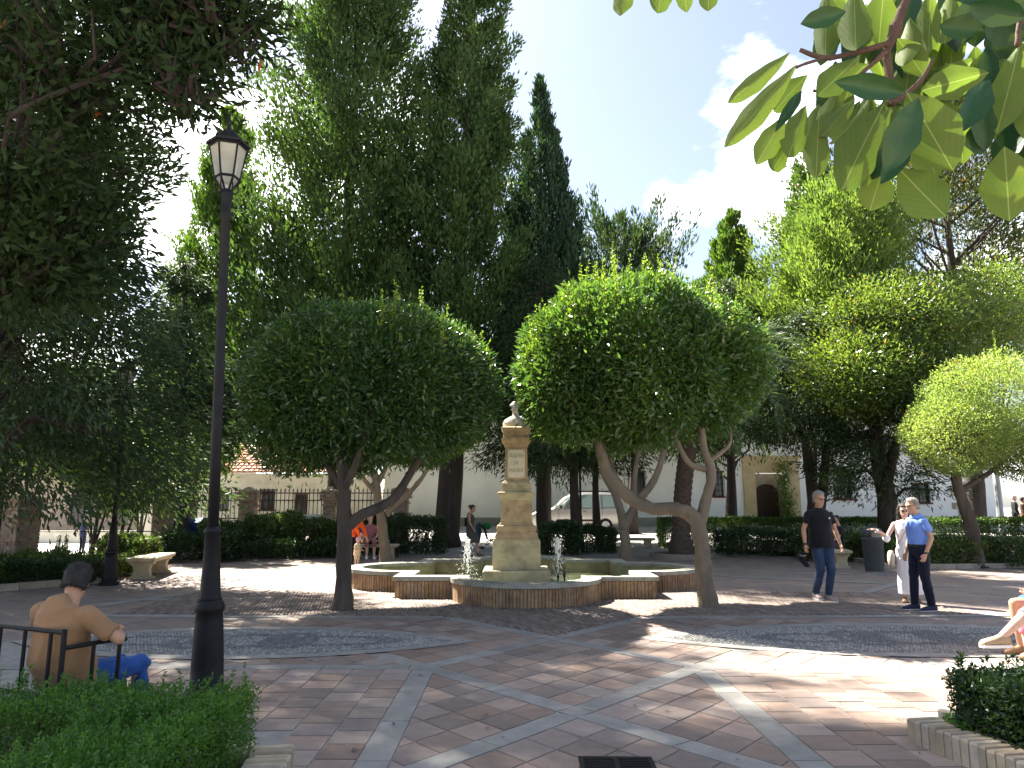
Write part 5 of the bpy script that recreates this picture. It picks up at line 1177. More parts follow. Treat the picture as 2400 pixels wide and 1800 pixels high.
def conifer(name, label, loc, H, z0, rfun, nb, per, mat, seed, spread=.3, L=.32, W=.10, rise=.55, trunk_r=.3, lean=(0, 0), tb=m_barkd, up=.4, a=.7, inner=.25, group=None, jit=.25, blen=None, trunk_top=.9, cat='tree', droop=0.0, pw=.6):
    r = np.random.default_rng(seed); t = thing(name, label, cat, loc, 0, group)
    h = z0 + (H - z0) * r.random(nb * 3); rr = np.array([rfun((x - z0) / (H - z0)) for x in h]); keep = r.random(nb * 3) < (rr / rr.max()) ** .8 + .06; h, rr = h[keep][:nb], rr[keep][:nb]; n = len(h)
    az = r.random(n) * 2 * np.pi; k = 1 + jit * r.normal(size=n); k = np.clip(k, .45, 1.45); ro = rr * k
    ax = np.stack([lean[0] * h / H, lean[1] * h / H], 1)
    Bz = h + ro * rise * (.6 + .5 * r.random(n)) - droop * ro; dirx, diry = np.cos(az), np.sin(az)
    Aq = np.stack([ax[:, 0] + dirx * ro * inner, ax[:, 1] + diry * ro * inner, h - .1 * ro], 1); Bq = np.stack([ax[:, 0] + dirx * ro, ax[:, 1] + diry * ro, Bz], 1)
    P, D = sprays(r, Aq, Bq, per, spread * (.6 + .6 * rr / rr.max()), a, .55, up, pw)
    leafobj('crown', t, P, D, L * r.uniform(.6, 1.2, len(P)), W * r.uniform(.7, 1.2, len(P)), r, mat)
    mb = MB(); zt = H * trunk_top; m = 9; pts = [(lean[0] * i / m + .05 * math.sin(i * 1.3 + seed), lean[1] * i / m + .05 * math.cos(i * 1.9 + seed), zt * i / m - .1) for i in range(m + 1)]
    rad_ = [trunk_r * (1.35 if i == 0 else 1.05 if i == 1 else 1 - i / m * .85) for i in range(m + 1)]
    pts.insert(1, (pts[0][0], pts[0][1], .45)); rad_.insert(1, trunk_r * 1.08)
    n14 = 16; mb.tube(pts, rad_, n14); mb.v = [(x * (1 + .0), y, z) for x, y, z in mb.v]
    mb.build('trunk', tb, t, True)
    lb = MB(); sel = r.choice(n, min(n, 40), False)
    for i in sel: lb.tube([(ax[i, 0], ax[i, 1], h[i] - .35 * ro[i]), Aq[i], (Aq[i] + Bq[i]) / 2], [.07, .05, .02], 5)
    lb.build('branches', tb, t, kind='stuff'); return t
def cone(p=1.0, base=.6, pk=.25):
    """radius profile: rises to full width at pk then narrows to the tip"""
    return lambda q: (base + (1 - base) * min(1, q / pk)) * (max(0, 1 - max(0, (q - pk) / (1 - pk))) ** p + .02)
# pointed cypress, tall clump, left column, cones
gC = 'cypress trees behind the fountain'
b = at(1050, 1261, 28); conifer('cypress_tree', 'huge dense cypress with the thick flared trunk behind the monument, left of centre', (b.x, 28, hz(b.x, 28)), 25.5, 4.0, lambda q: 2.35 * cone(.6, .9, .35)(q), 210, 300, lm_cyp, 11, .27, .25, .10, .9, .44, (.75, .8), up=.6, group=gC, trunk_top=.96, jit=.3, inner=.3, pw=.75)
b = at(830, 1230, 31); conifer('cypress_tree', 'broad shaggy cypress rising above the left fountain tree out of the frame', (b.x - .75, 31, hz(b.x, 31)), 30, 3.0, lambda q: 4.0 * cone(.5, .9, .3)(q), 360, 290, lm_cyp, 12, .42, .28, .11, .95, .42, (.1, 0), up=.6, group=gC, jit=.22, inner=.3, pw=.75)
b = at(1275, 1250, 31); conifer('cypress_tree', 'slender pointed dark cypress standing against the sky right of the clump', (b.x, 31, hz(b.x, 31)), at(1275, 185, 31).z - .3, 2.8, lambda q: 2.3 * cone(1.0, .85, .22)(q), 460, 110, lm_cypb, 13, .15, .28, .08, 1.6, .26, up=1.3, a=.4, jit=.10, group=gC, inner=.45)
b = at(430, 1270, 24); b2 = at(470, 700, 33); conifer('cypress_tree', 'bright green column cypress behind the front street lamp', (b2.x + .1, 33, 0), at(500, 262, 33).z, 2.0, lambda q: 2.15 * cone(.55, .8, .2)(q), 300, 120, lm_cypy, 14, .24, .28, .09, 1.2, .3, (.9, 0), up=.9, a=.5, jit=.14, group=gC, inner=.45)
b = at(1715, 1200, 36); conifer('cypress_tree', 'short cone shaped cypress against the sky right of the right fountain tree', (at(1715, 1200, 36).x, 36, .5), at(1715, 500, 36).z - .5, 3, lambda q: 3.0 * cone(.9, .8, .15)(q), 300, 120, lm_cypy, 15, .2, .3, .09, 1.1, .2, (at(1715, 520, 36).x - at(1715, 1200, 36).x, 0), up=.9, a=.5, jit=.10, group=gC, inner=.5)
b = at(1890, 1200, 37); conifer('cypress_tree', 'narrow cypress column partly hidden behind the big magnolia leaves', (at(1905, 1200, 37).x, 37, .5), 20.5, 6, lambda q: 1.6 * cone(.5, .8, .2)(q), 200, 100, lm_cypy, 16, .2, .3, .09, 1.2, .22, (at(1905, 450, 37).x - at(1905, 1200, 37).x, 0), up=.9, a=.5, jit=.1, group=gC, inner=.5)
# loose dark tree, light conifer, pine, yews
b = at(1470, 600, 34); conifer('yew_tree', 'loose dark feathery tree behind the right fountain tree', (b.x, 34, .4), 14.8, 4.5, lambda q: 2.7 * cone(.5, .7, .4)(q), 120, 190, lm_dark, 17, .24, .30, .075, 1.3, .2, up=.8, a=.9, jit=.28, pw=.8)
b = at(1905, 1215, 27); conifer('conifer_tree', 'large light green conifer above the ochre doorway', (b.x + .2, 27.5, .1), 14.3, 4.8, lambda q: 2.75 * cone(.55, .7, .35)(q), 330, 210, lm_conl, 18, .28, .20, .062, .75, .2, (2.2, 0), up=.5, jit=.22)
b = at(2290, 1215, 35); conifer('pine_tree', 'tall dark pine with open brown branches at upper right', (b.x, 35, .5), 22, 8.5, lambda q: 5.8 * cone(.45, .6, .4)(q), 170, 200, lm_pine, 19, .55, .34, .10, .4, .4, up=.3, jit=.35, inner=.4)
b = at(1350, 1285, 26); conifer('yew_tree', 'dark drooping yew with thin trunk right of the monument', (b.x, 26, .1), 9.5, 3.1, lambda q: 2.6 * cone(.5, .9, .3)(q), 150, 170, lm_dark, 20, .28, .20, .045, .0, .2, up=-.55, jit=.22, droop=.25)
b = at(1272, 1252, 27.5); conifer('yew_tree', 'straight dark trunked yew close to the monument, in front of the van bonnet', (b.x, 27.5, .1), 11, 3.5, lambda q: 2.4 * cone(.5, .9, .3)(q), 130, 160, lm_dark, 21, .28, .20, .045, .0, .22, up=-.5, jit=.22, droop=.2)
b = at(1405, 1262, 28); conifer('yew_tree', 'slim dark yew with a leaning trunk at the rear of the van', (b.x, 28, .1), 10.5, 3.9, lambda q: 2.2 * cone(.5, .9, .3)(q), 110, 160, lm_dark, 22, .28, .20, .045, .0, .15, (-.4, 0), up=-.5, jit=.2, droop=.2)
b = at(1715, 1215, 29); conifer('yew_tree', 'dark yew with thin straight trunk left of the ochre doorway', (b.x, 29, .2), 10.5, 4.0, lambda q: 2.5 * cone(.5, .9, .3)(q), 150, 170, lm_dark, 23, .3, .21, .048, .05, .2, up=-.5, jit=.22, droop=.25)
b = at(1905, 1215, 25.5); conifer('yew_tree', 'dark yew with straight trunk right of the ochre doorway, behind the man in black', (b.x, 25.5, .1), 8.6, 3.9, lambda q: 2.1 * cone(.5, .9, .3)(q), 140, 160, lm_dark, 24, .28, .20, .045, .05, .25, up=-.5, jit=.22, droop=.22)
b = at(2085, 1225, 24.5); conifer('yew_tree', 'thick dark trunked yew with feathery low branches in front of the right windows', (b.x, 24.5, .1), 9.5, 2.2, lambda q: 2.7 * cone(.6, .75, .5)(q), 130, 150, lm_dark, 25, .26, .19, .045, .0, .36, (-.35, 0), up=-.3, jit=.28, droop=.15)
# left conifers
b = at(428, 1275, 26.3); conifer('cedar_tree', 'dark drooping cedar with bare straight trunk behind the left stone bench', (b.x, 26.3, 0), 10.5, 4.3, lambda q: 2.0 * cone(.5, .8, .3)(q), 110, 190, lm_dark, 26, .30, .24, .06, -.15, .20, (-.6, 0), up=-.5, jit=.25, droop=.35)
b = at(-60, 1378, 14.9); conifer('cedar_tree', 'massive dark cedar filling the left side of the view', (b.x, 14.9, 0), 12.5, 2.7, lambda q: 3.9 * cone(.8, .95, .2)(q), 360, 200, lm_dark, 27, .36, .19, .056, -.05, .17, (-.6, 0), up=-.35, jit=.25, droop=.25)
conifer('cedar_tree', 'very tall dark tree rising out of the frame behind the leafy top left corner', (-13.7, 19.5, 0), 28.5, 7.5, lambda q: 4.1 * cone(.4, .55, .5)(q), 270, 210, lm_dark, 28, .45, .30, .085, .3, .38, (.4, 0), up=.1, jit=.3, group=None)
conifer('cedar_tree', 'dark dense evergreen standing far back behind the left cedar', (-17.5, 25, -.2), 13, 3.6, lambda q: 3.4 * cone(.5, .9, .3)(q), 130, 170, lm_dark, 29, .42, .30, .095, .1, .2, up=.1, jit=.2)
def bark_tree(name, label, loc, limbs, crownspec, mat, seed, L, W, bark=m_bark, group=None, shoots=0, cat='tree', fold=.25, clump=0):
    """limbs: list of (points, r0, r1); crownspec: list of (n, centre, radii, lo)"""
    r = np.random.default_rng(seed); t = thing(name, label, cat, loc, 0, group)
    for i, (pts, r0, r1) in enumerate(limbs):
        mb = MB(); limb(mb, pts, r0, r1, 14, .03, r, 1 if i == 0 else 0); mb.build('trunk' if i == 0 else 'limb', bark, t, True)
    Ps, Ds = [], []
    for n, c, rd, lo in crownspec:
        if clump:
            nc = max(8, n // clump); cp_, cd_ = blob(r, nc, c, rd, lo, 1.0); cp_ = np.repeat(cp_, clump, 0); cd_ = np.repeat(cd_, clump, 0)
            off = r.normal(size=cp_.shape) * (.16 if name == 'shade_tree' else .30) * np.array([1, 1, .6]); P = cp_ + off; d = nrmz(cd_ + nrmz(off) * .9)
        else: P, d = blob(r, n, c, rd, lo, 1.03)
        if not clump:
            hn = np.sin(P[:, 0] * 5.3 + seed) * np.sin(P[:, 1] * 4.7 + 2) + np.sin(P[:, 2] * 5.9 + P[:, 0] * 3.1) * .8 + np.sin(P[:, 2] * 11 + P[:, 1] * 9) * .4; kp = (hn > -1.15) | (r.random(len(P)) < .35); P, d = P[kp], d[kp]
        bumps = 1 + .06 * np.sin(P[:, :1] * 4.1 + 1) * np.sin(P[:, 1:2] * 3.7) + .03 * np.sin(P[:, 2:3] * 6 + P[:, :1] * 5)
        P = np.asarray(c) + (P - np.asarray(c)) * bumps; P = P + d * (r.random((len(P), 1)) < .09) * r.random((len(P), 1)) * .20 * (0 if clump else 1); Ps.append(P); Ds.append(nrmz(d * .8 + r.normal(size=d.shape) * .6 + np.array([0, 0, .12])))
    P = np.concatenate(Ps); D = np.concatenate(Ds)
    leafobj('crown', t, P, D, L * r.uniform(.6, 1.25, len(P)), W * r.uniform(.7, 1.2, len(P)), r, mat, fold=fold)
    # twigs inside the crown
    tw = MB()
    for n, c, rd, lo in crownspec:
        for _ in range(26):
            d = nrmz(r.normal(size=(1, 3)))[0]; q = np.asarray(c) + d * np.asarray(rd) * .85; s = np.asarray(c) - np.array([0, 0, rd[2] * .55]) + d * np.asarray(rd) * .25
            tw.tube([tuple(s), tuple((s + q) / 2 + r.normal(size=3) * .08), tuple(q)], [.03, .02, .008], 5)
    tw.build('twigs', bark, t, kind='stuff')
    if shoots:
        Ps, Ds, Ls = [], [], []; sb = MB()
        for _ in range(shoots):
            n, c, rd, lo = crownspec[r.integers(len(crownspec))]; d = nrmz(r.normal(size=(1, 3)) + np.array([[0, 0, 1.1]]))[0]
            if d[2] < .15: continue
            p0 = np.asarray(c) + d * np.asarray(rd) * .97; hgt = r.choice([.15, .25, .38, .52, .72], p=[.4, .3, .17, .09, .04]); dr = nrmz((np.array([[0, 0, 1.]]) + .25 * d + r.normal(size=(1, 3)) * .12))[0]
            sb.tube([tuple(p0), tuple(p0 + dr * hgt)], [.006, .003], 4); m_ = int(hgt / .014)
            tq = r.random((m_, 1)); Ps.append(p0 + dr * hgt * tq); Ds.append(nrmz(r.normal(size=(m_, 3)) + dr * 1.1)); Ls.append((.085 * (1.1 - .6 * tq[:, 0])))
        leafobj('shoots', t, np.concatenate(Ps), np.concatenate(Ds), np.concatenate(Ls), np.concatenate(Ls) * .38, r, lm_new); sb.build('shoot_stems', m_bark, t, kind='stuff')
    return t
gT = 'clipped round headed trees beside the fountain'
# left front fountain tree
b = gnd(803, 1430); Y = b.y
W_ = lambda u, v, y: tuple(at(u, v, y) - b)
bark_tree('clipped_tree', 'dark round clipped tree with straight forked trunk left of the fountain', b, [([W_(803, 1436, Y), W_(806, 1330, Y), W_(808, 1230, Y), W_(806, 1150, Y), W_(800, 1080, Y), W_(790, 980, Y)], .135, .07), ([W_(812, 1235, Y), W_(850, 1205, Y), W_(915, 1175, Y + .2), W_(965, 1105, Y + .4), W_(1000, 1040, Y + .5)], .10, .05), ([W_(806, 1150, Y), W_(760, 1080, Y + .2), W_(700, 1010, Y + .4)], .07, .03), ([W_(806, 1150, Y), W_(840, 1070, Y - .3), W_(870, 960, Y - .6)], .07, .03)],
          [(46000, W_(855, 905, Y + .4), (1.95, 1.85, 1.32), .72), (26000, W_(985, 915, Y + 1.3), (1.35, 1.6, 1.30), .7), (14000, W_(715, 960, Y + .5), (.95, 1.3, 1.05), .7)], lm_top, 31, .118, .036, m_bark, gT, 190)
# right front
b = gnd(1662, 1422); Y = b.y
W_ = lambda u, v, y: tuple(at(u, v, y) - b)
bark_tree('clipped_tree', 'bright round clipped tree with crooked horizontal trunk right of the fountain', b, [([W_(1662, 1428, Y), W_(1650, 1350, Y), W_(1645, 1275, Y), W_(1628, 1215, Y), W_(1585, 1193, Y), W_(1530, 1192, Y + .1), W_(1475, 1165, Y + .15), W_(1430, 1115, Y + .2), W_(1408, 1060, Y + .2), W_(1398, 1000, Y + .2), W_(1405, 930, Y + .3)], .145, .065), ([W_(1640, 1235, Y), W_(1655, 1170, Y + .1), W_(1668, 1110, Y + .1), W_(1650, 1050, Y + .1), W_(1640, 960, Y + .2)], .10, .05), ([W_(1652, 1100, Y + .1), W_(1615, 1085, Y), W_(1590, 1040, Y - .2), W_(1560, 960, Y - .3)], .055, .03), ([W_(1655, 1085, Y + .1), W_(1690, 1060, Y + .3), W_(1712, 1030, Y + .4), W_(1700, 950, Y + .5)], .045, .025), ([W_(1480, 1168, Y + .15), W_(1440, 1110, Y + .5), W_(1425, 1040, Y + .6)], .05, .03)],
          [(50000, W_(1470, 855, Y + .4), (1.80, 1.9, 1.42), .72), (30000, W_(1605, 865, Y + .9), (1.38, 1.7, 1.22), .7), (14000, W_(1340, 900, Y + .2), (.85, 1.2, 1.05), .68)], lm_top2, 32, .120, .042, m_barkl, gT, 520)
# back pair
b = gnd(906, 1327); Y = b.y
W_ = lambda u, v, y: tuple(at(u, v, y) - b)
bark_tree('clipped_tree', 'pale barked fountain tree behind the left lobe of the basin', b, [([W_(906, 1332, Y), W_(900, 1270, Y), W_(893, 1210, Y), W_(885, 1170, Y), W_(880, 1120, Y), W_(850, 1070, Y)], .16, .08), ([W_(905, 1205, Y), W_(945, 1170, Y), W_(985, 1125, Y), W_(1010, 1085, Y)], .08, .05), ([W_(882, 1140, Y), W_(905, 1090, Y + .2), W_(915, 1030, Y + .4)], .08, .05), ([W_(885, 1160, Y), W_(850, 1120, Y - .2), W_(825, 1080, Y - .3)], .07, .04)],
          [(30000, W_(920, 940, Y + .6), (2.2, 2.0, 1.6), .7)], lm_top, 33, .12, .038, m_barkl, gT, 20)
b = gnd(1468, 1318); Y = b.y
W_ = lambda u, v, y: tuple(at(u, v, y) - b)
bark_tree('clipped_tree', 'Y forked fountain tree behind the right lobe of the basin', b, [([W_(1468, 1324, Y), W_(1466, 1270, Y), W_(1464, 1235, Y), W_(1492, 1180, Y), W_(1530, 1130, Y), W_(1550, 1080, Y), W_(1570, 1000, Y)], .17, .07), ([W_(1462, 1240, Y), W_(1455, 1200, Y), W_(1440, 1155, Y), W_(1415, 1110, Y), W_(1405, 1060, Y), W_(1400, 1000, Y)], .14, .06), ([W_(1490, 1185, Y), W_(1488, 1120, Y + .2), W_(1500, 1050, Y + .3), W_(1530, 990, Y + .4)], .09, .05)],
          [(32000, W_(1500, 900, Y + .6), (2.5, 2.1, 1.7), .7)], lm_top, 34, .12, .04, m_barkl, gT, 60)
# broadleaf, bright bush tree, small backlit trees, near shade tree
b = gnd(2110, 1290); b = V((11.9, 24, 0)); Y = 24
W_ = lambda u, v, y: tuple(at(u, v, y) - b)
bark_tree('broadleaf_tree', 'glossy leaved spreading tree behind the dark trunk on the right', b, [([(0, 0, 0), (.1, 0, 2), W_(2120, 960, Y)], .22, .12), ([W_(2110, 1000, Y), W_(2030, 900, Y), W_(1990, 850, Y)], .1, .04), ([W_(2120, 980, Y), W_(2200, 880, Y), W_(2260, 800, Y)], .1, .04)],
          [(16000, W_(2080, 760, Y), (2.3, 2.2, 1.5), .35), (13000, W_(2230, 800, Y + 1), (2.5, 2.2, 1.8), .35), (12000, W_(2010, 880, Y - .8), (1.9, 1.8, 1.4), .35), (12000, W_(2160, 900, Y - .5), (2.3, 1.8, 1.4), .35), (9000, W_(2330, 720, Y + 2), (2.4, 2, 1.7), .35)], lm_broad, 35, .16, .055, m_barkd, None, 0, clump=12)
b = gnd(2286, 1300); b.y = 20; b.x = at(2286, 1290, 20).x; Y = 20
W_ = lambda u, v, y: tuple(at(u, v, y) - b)
bark_tree('round_bush_tree', 'sunlit yellow green rounded tree with leaning trunk at the right edge', b, [([(0, 0, 0), W_(2275, 1230, Y), W_(2255, 1170, Y), W_(2240, 1110, Y), W_(2260, 1040, Y)], .19, .10), ([W_(2250, 1150, Y), W_(2330, 1100, Y), W_(2380, 1050, Y)], .08, .04)],
          [(32000, W_(2330, 960, Y), (1.95, 1.8, 1.50), .5), (18000, W_(2240, 1020, Y - .2), (1.25, 1.4, 1.05), .6), (12000, W_(2400, 1040, Y - .2), (1.2, 1.3, .95), .7)], lm_bush, 36, .085, .030, m_bark, None, 30)
gS = 'small backlit trees by the far left street'
for k, (u, v, Y, R, lab) in enumerate(((70, 1010, 25, 2.2, 'low backlit bright green tree over the far left brick pier'), (235, 1070, 26, 1.5, 'bare stemmed bright green shrub tree left of the thin lamp'), (290, 1130, 25, 1.25, 'pale flowering shrub between the thin lamp and gate pier'), (345, 1010, 31, 2.4, 'backlit green tree above the brick gate pier'))):
    c = at(u, v, Y); b = V((c.x, Y, hz(c.x, Y) - .03)); zc = c.z - b.z
    bark_tree('small_tree', lab, b, [([(0, 0, 0), (.1, 0, zc * .5), (0, 0, zc)], .07, .03), ([(.02, 0, 0), (-.25, .1, zc * .5), (-.5, .1, zc)], .045, .02), ([(0, 0, .02), (.35, .1, zc * .5), (.6, .1, zc)], .045, .02)], [(9000, (0, 0, zc), (R, R, R * .72), .35)], lm_back if k != 2 else lm_shrub, 40 + k, .13, .055, m_barkd, gS, 0, clump=14)
b = V((-6.6, 6.3, 0)); Y = 7
W_ = lambda u, v, y: tuple(at(u, v, y) - b)
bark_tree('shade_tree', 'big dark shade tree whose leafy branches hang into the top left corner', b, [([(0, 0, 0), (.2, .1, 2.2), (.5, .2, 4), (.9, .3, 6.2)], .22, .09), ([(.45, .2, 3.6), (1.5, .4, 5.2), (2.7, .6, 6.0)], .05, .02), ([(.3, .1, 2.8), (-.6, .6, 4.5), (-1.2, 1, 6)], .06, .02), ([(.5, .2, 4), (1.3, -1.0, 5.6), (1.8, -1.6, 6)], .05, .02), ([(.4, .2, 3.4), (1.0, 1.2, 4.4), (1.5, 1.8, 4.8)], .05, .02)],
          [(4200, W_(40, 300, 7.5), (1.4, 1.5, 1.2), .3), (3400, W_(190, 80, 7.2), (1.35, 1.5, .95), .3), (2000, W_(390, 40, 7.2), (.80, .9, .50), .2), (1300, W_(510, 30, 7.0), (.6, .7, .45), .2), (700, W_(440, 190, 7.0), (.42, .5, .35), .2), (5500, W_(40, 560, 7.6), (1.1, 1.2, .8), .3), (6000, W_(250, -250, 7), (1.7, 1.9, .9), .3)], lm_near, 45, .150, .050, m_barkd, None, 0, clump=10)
# palm
b = gnd(1597, 1308); pt = thing('palm_tree', 'date palm with thick ringed trunk behind the right fountain tree', 'palm', b)
hp = at(1640, 890, b.y).z
mb = MB(); pts, rr = [], []
for i in range(60):
    q = i / 59; pts.append((.95 * q * q, 0, q * hp)); rr.append((.27 + .20 * max(0, 1 - q * 6) ** 1.5) * (1.0 + (.07 if i % 2 else -.02)))
mb.tube(pts, rr, 16); mb.build('trunk', m_palmbark, pt, True)
rp = np.random.default_rng(50)
for k in range(52):
    az = k * 2.4; el = rp.uniform(-.35, 1.25); Lf = rp.uniform(3.0, 3.9); o = np.array([.95, 0, hp]); pts = []
    for i in range(9):
        q = i / 8; e2 = el - q * q * 1.5; pts.append(o + np.array([math.cos(az) * math.cos(e2), math.sin(az) * math.cos(e2), math.sin(e2)]) * 0 if i == 0 else pts[-1] + np.array([math.cos(az) * math.cos(e2), math.sin(az) * math.cos(e2), math.sin(e2)]) * Lf / 8)
    pts = np.array(pts); mb = MB().tube([tuple(x) for x in pts], [.03 * (1 - .85 * i / 8) for i in range(9)], 5); fr_ = mb.build('frond', m_palmbark, pt)
    nn = 74; q = np.linspace(.12, 1, nn); ip = np.stack([np.interp(q * 8, range(9), pts[:, j]) for j in range(3)], 1); tg = nrmz(np.gradient(ip, axis=0)); sd_ = nrmz(np.cross(tg, [0, 0, 1.0])); P, D = [], []
    for s_ in (-1, 1): P.append(ip); D.append(tg * .75 + sd_ * s_ * .8 + np.array([0, 0, .18]) + rp.normal(size=(nn, 3)) * .08)
    ll = np.concatenate([.50 * np.sin(np.pi * np.clip(q, .08, .97)) ** .5 + .1] * 2)
    leafobj('leaflets', fr_, np.concatenate(P), nrmz(np.concatenate(D)), ll, .032, rp, lm_palm)
rk = MB(); rk.rings([[(r * math.cos(a_), r * math.sin(a_), z) for r, z in ((1.0, 0), (1.0, .16), (.86, .16), (.86, 0))] for a_ in [2 * math.pi * k / 28 for k in range(28)]], closed=True)
t = thing('planter_ring', 'low round stone kerb ring around the palm trunk', 'kerb', (b.x, b.y, 0)); rk.build('ring_kerb', m_kerbstone, t); MB().lathe([(.86, .0), (.86, .09)], 24).build('ring_soil', m_soil, t)

# ------------------------------------------------------------------ hedges and shrubs
def hedge(name, label, loc, rz, size, n, mat, seed, L, W, group=None, stems=True, rough=.05, cat='hedge', shoots=0, inner=.22, topw=.5, stem_h=.6):
    r = np.random.default_rng(seed); t = thing(name, label, cat, loc, rz, group); sx, sy, sz = size[0] / 2, size[1] / 2, size[2]
    a = np.array([4 * sx * sy * topw * 2, 2 * sx * sz, 2 * sx * sz, 2 * sy * sz, 2 * sy * sz]); c = r.choice(5, n, p=a / a.sum()); u, v = r.uniform(-1, 1, n), r.random(n)
    P = np.zeros((n, 3)); Nn = np.zeros((n, 3)); z0 = sz * (1 - stem_h) if stems else 0
    for k, (f, d) in enumerate(((lambda u, v: np.stack([u * sx, (v * 2 - 1) * sy, u * 0 + sz], 1), (0, 0, 1)), (lambda u, v: np.stack([u * sx, u * 0 - sy, v * sz], 1), (0, -1, 0)), (lambda u, v: np.stack([u * sx, u * 0 + sy, v * sz], 1), (0, 1, 0)), (lambda u, v: np.stack([u * 0 - sx, u * sy, v * sz], 1), (-1, 0, 0)), (lambda u, v: np.stack([u * 0 + sx, u * sy, v * sz], 1), (1, 0, 0)))):
        m = c == k; P[m] = f(u[m], v[m]); Nn[m] = d
    thin = (P[:, 2] > z0) | (r.random(n) < .35); P, Nn = P[thin], Nn[thin]; n = len(P)
    wob = np.sin(P[:, 0] * 3.1 + seed) * .5 + np.sin(P[:, 0] * 7.3 + P[:, 1] * 5.1) * .35 + np.sin(P[:, 2] * 9 + P[:, 1] * 6.3) * .3
    P += Nn * (wob[:, None] * rough) - Nn * (np.abs(r.normal(size=(n, 1))) * inner * .5) + r.normal(size=(n, 3)) * .012
    P[:, 2] = np.maximum(P[:, 2], .02)
    leafobj('foliage', t, P, nrmz(Nn * .7 + r.normal(size=(n, 3)) * .65 + np.array([0, 0, .25])), L * r.uniform(.6, 1.2, n), W * r.uniform(.7, 1.2, n), r, mat)
    st = MB(); ns = int(size[0] * size[1] * 26) + 4
    for _ in range(min(ns, 160)):
        x, y = r.uniform(-sx, sx) * .9, r.uniform(-sy, sy) * .85; p = V((x, y, 0)); q = V((x + r.normal() * .1, y + r.normal() * .08, sz * r.uniform(.7, .95)))
        st.tube([p, p.lerp(q, .5) + V((r.normal() * .03, r.normal() * .03, 0)), q], [.012, .009, .004], 5)
    st.build('stems', m_bark, t, kind='stuff')
    if shoots:
        Ps, Ds = [], []
        for _ in range(shoots):
            p0 = np.array([r.uniform(-sx, sx), r.uniform(-sy, sy), sz * .97]); d = nrmz(np.array([[r.normal() * .25, r.normal() * .25, 1]]))[0]; hgt = r.uniform(.04, .14); m = int(hgt / .004); tq = r.random((m, 1)); Ps.append(p0 + d * hgt * tq); Ds.append(nrmz(r.normal(size=(m, 3)) + d))
        leafobj('shoots', t, np.concatenate(Ps), np.concatenate(Ds), L * .9, W * .9, r, mat)
    return t
hedge('box_hedge', 'bright green feathery box hedge in front of the iron backed bench, bottom left', (-3.35, 4.36, .08), rad(1), (3.7, .50, .46), 60000, lm_hedge, 61, .025, .011, None, True, .05, shoots=140, stem_h=.75)
hedge('box_hedge', 'bright green box hedge corner running towards the camera at the bottom left', (-1.92, 3.40, .08), rad(88), (1.7, .66, .40), 60000, lm_hedge, 62, .024, .011, None, True, .06, shoots=140, stem_h=.9)
hedge('dark_hedge', 'dark leafy hedge above the brick kerb in the right foreground', (3.36, 4.47, .08), rad(-80), (1.55, .72, .42), 30000, lm_hedged, 63, .045, .018, None, True, .05, shoots=60, stem_h=.8)
hedge('low_plant', 'small bright green plant at the corner of the right foreground kerb', (3.0, 5.12, .10), 0, (.2, .22, .10), 1800, lm_hedge, 64, .035, .018, None, False, .05, 'plant')
# right bed: clipped hedge and front shrubs
a_, b_ = at(1545, 1222, 28), at(2500, 1222, 27.5); c_ = (a_ + b_) / 2
hedge('clipped_hedge', 'long clipped hedge with sunlit flat top in front of the white building', (c_.x, c_.y, .05), math.atan2((b_ - a_).y, (b_ - a_).x), ((b_ - a_).length, 1.3, 1.12), 36000, lm_hedgeb, 65, .095, .045, None, False, .03)
gB = 'low shrubs along the right bed'
for k, (u, v, Y, w_, h_, lab) in enumerate(((1310, 1285, 25.2, 1.3, .95, 'rounded dark shrub at the left end of the right bed'), (1385, 1285, 26, 1.6, .8, 'dark shrub behind the shaded stone bench'), (1790, 1290, 24.8, 3.0, .75, 'shaded low shrubs in front of the ochre doorway'), (1960, 1305, 22.6, 1.8, .7, 'shaded low shrub behind the seated person and bin'), (2180, 1325, 20.3, 2.6, .62, 'mottled low shrub right of the couple'), (2420, 1325, 20.6, 2.6, .62, 'mottled low shrub at the right edge under the sunlit tree'))):
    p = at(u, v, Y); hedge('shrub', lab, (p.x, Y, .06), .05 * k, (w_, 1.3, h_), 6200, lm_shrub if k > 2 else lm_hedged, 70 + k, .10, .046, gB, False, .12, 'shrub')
# left bed
hedge('clipped_hedge', 'low clipped dark hedge behind the thin lamp on the far left', (at(90, 1350, 15.6).x - .75, 15.55, .05), rad(13), (3.7, .9, .42), 22000, lm_hedged, 81, .06, .028, None, False, .03)
gL = 'shrubs in the left planting bed'
for k, (u, v, Y, w_, h_, mt, lab) in enumerate(((120, 1330, 17.3, 3.4, .42, 0, 'loose shrub mass behind the low clipped hedge at far left'), (305, 1322, 18.6, .9, .75, 0, 'dense shrub behind the thin street lamp'), (470, 1290, 22.4, 2.0, .72, 1, 'dark low hedge right of the front lamp post'), (560, 1280, 24.2, 2.2, 1.05, 0, 'loose shrub with sunlit leaves in front of the blue container'), (640, 1275, 24.6, 1.7, 1.25, 0, 'tallest sunlit shrub in front of the fence'), (720, 1275, 24.8, 1.8, 1.0, 0, 'shrub in front of the green container'), (640, 1290, 23.4, 3.6, .45, 1, 'low dark edging hedge along the left kerb'), (780, 1275, 25.4, 1.2, .95, 0, 'small shrub beside the front left trunk'), (965, 1280, 25.2, 1.9, 1.15, 1, 'rounded dark shrub between the back left trunk and the big cypress trunk'), (880, 1275, 25.6, 1.4, 1.2, 1, 'dark shrub behind the elderly woman'))):
    p = at(u, v, Y); hedge('shrub', lab, (p.x, Y, .06), .08 * k, (w_, 1.4, h_), 6500, (lm_shrub, lm_hedged)[mt], 90 + k, .105, .048, gL, False, .14, 'shrub')
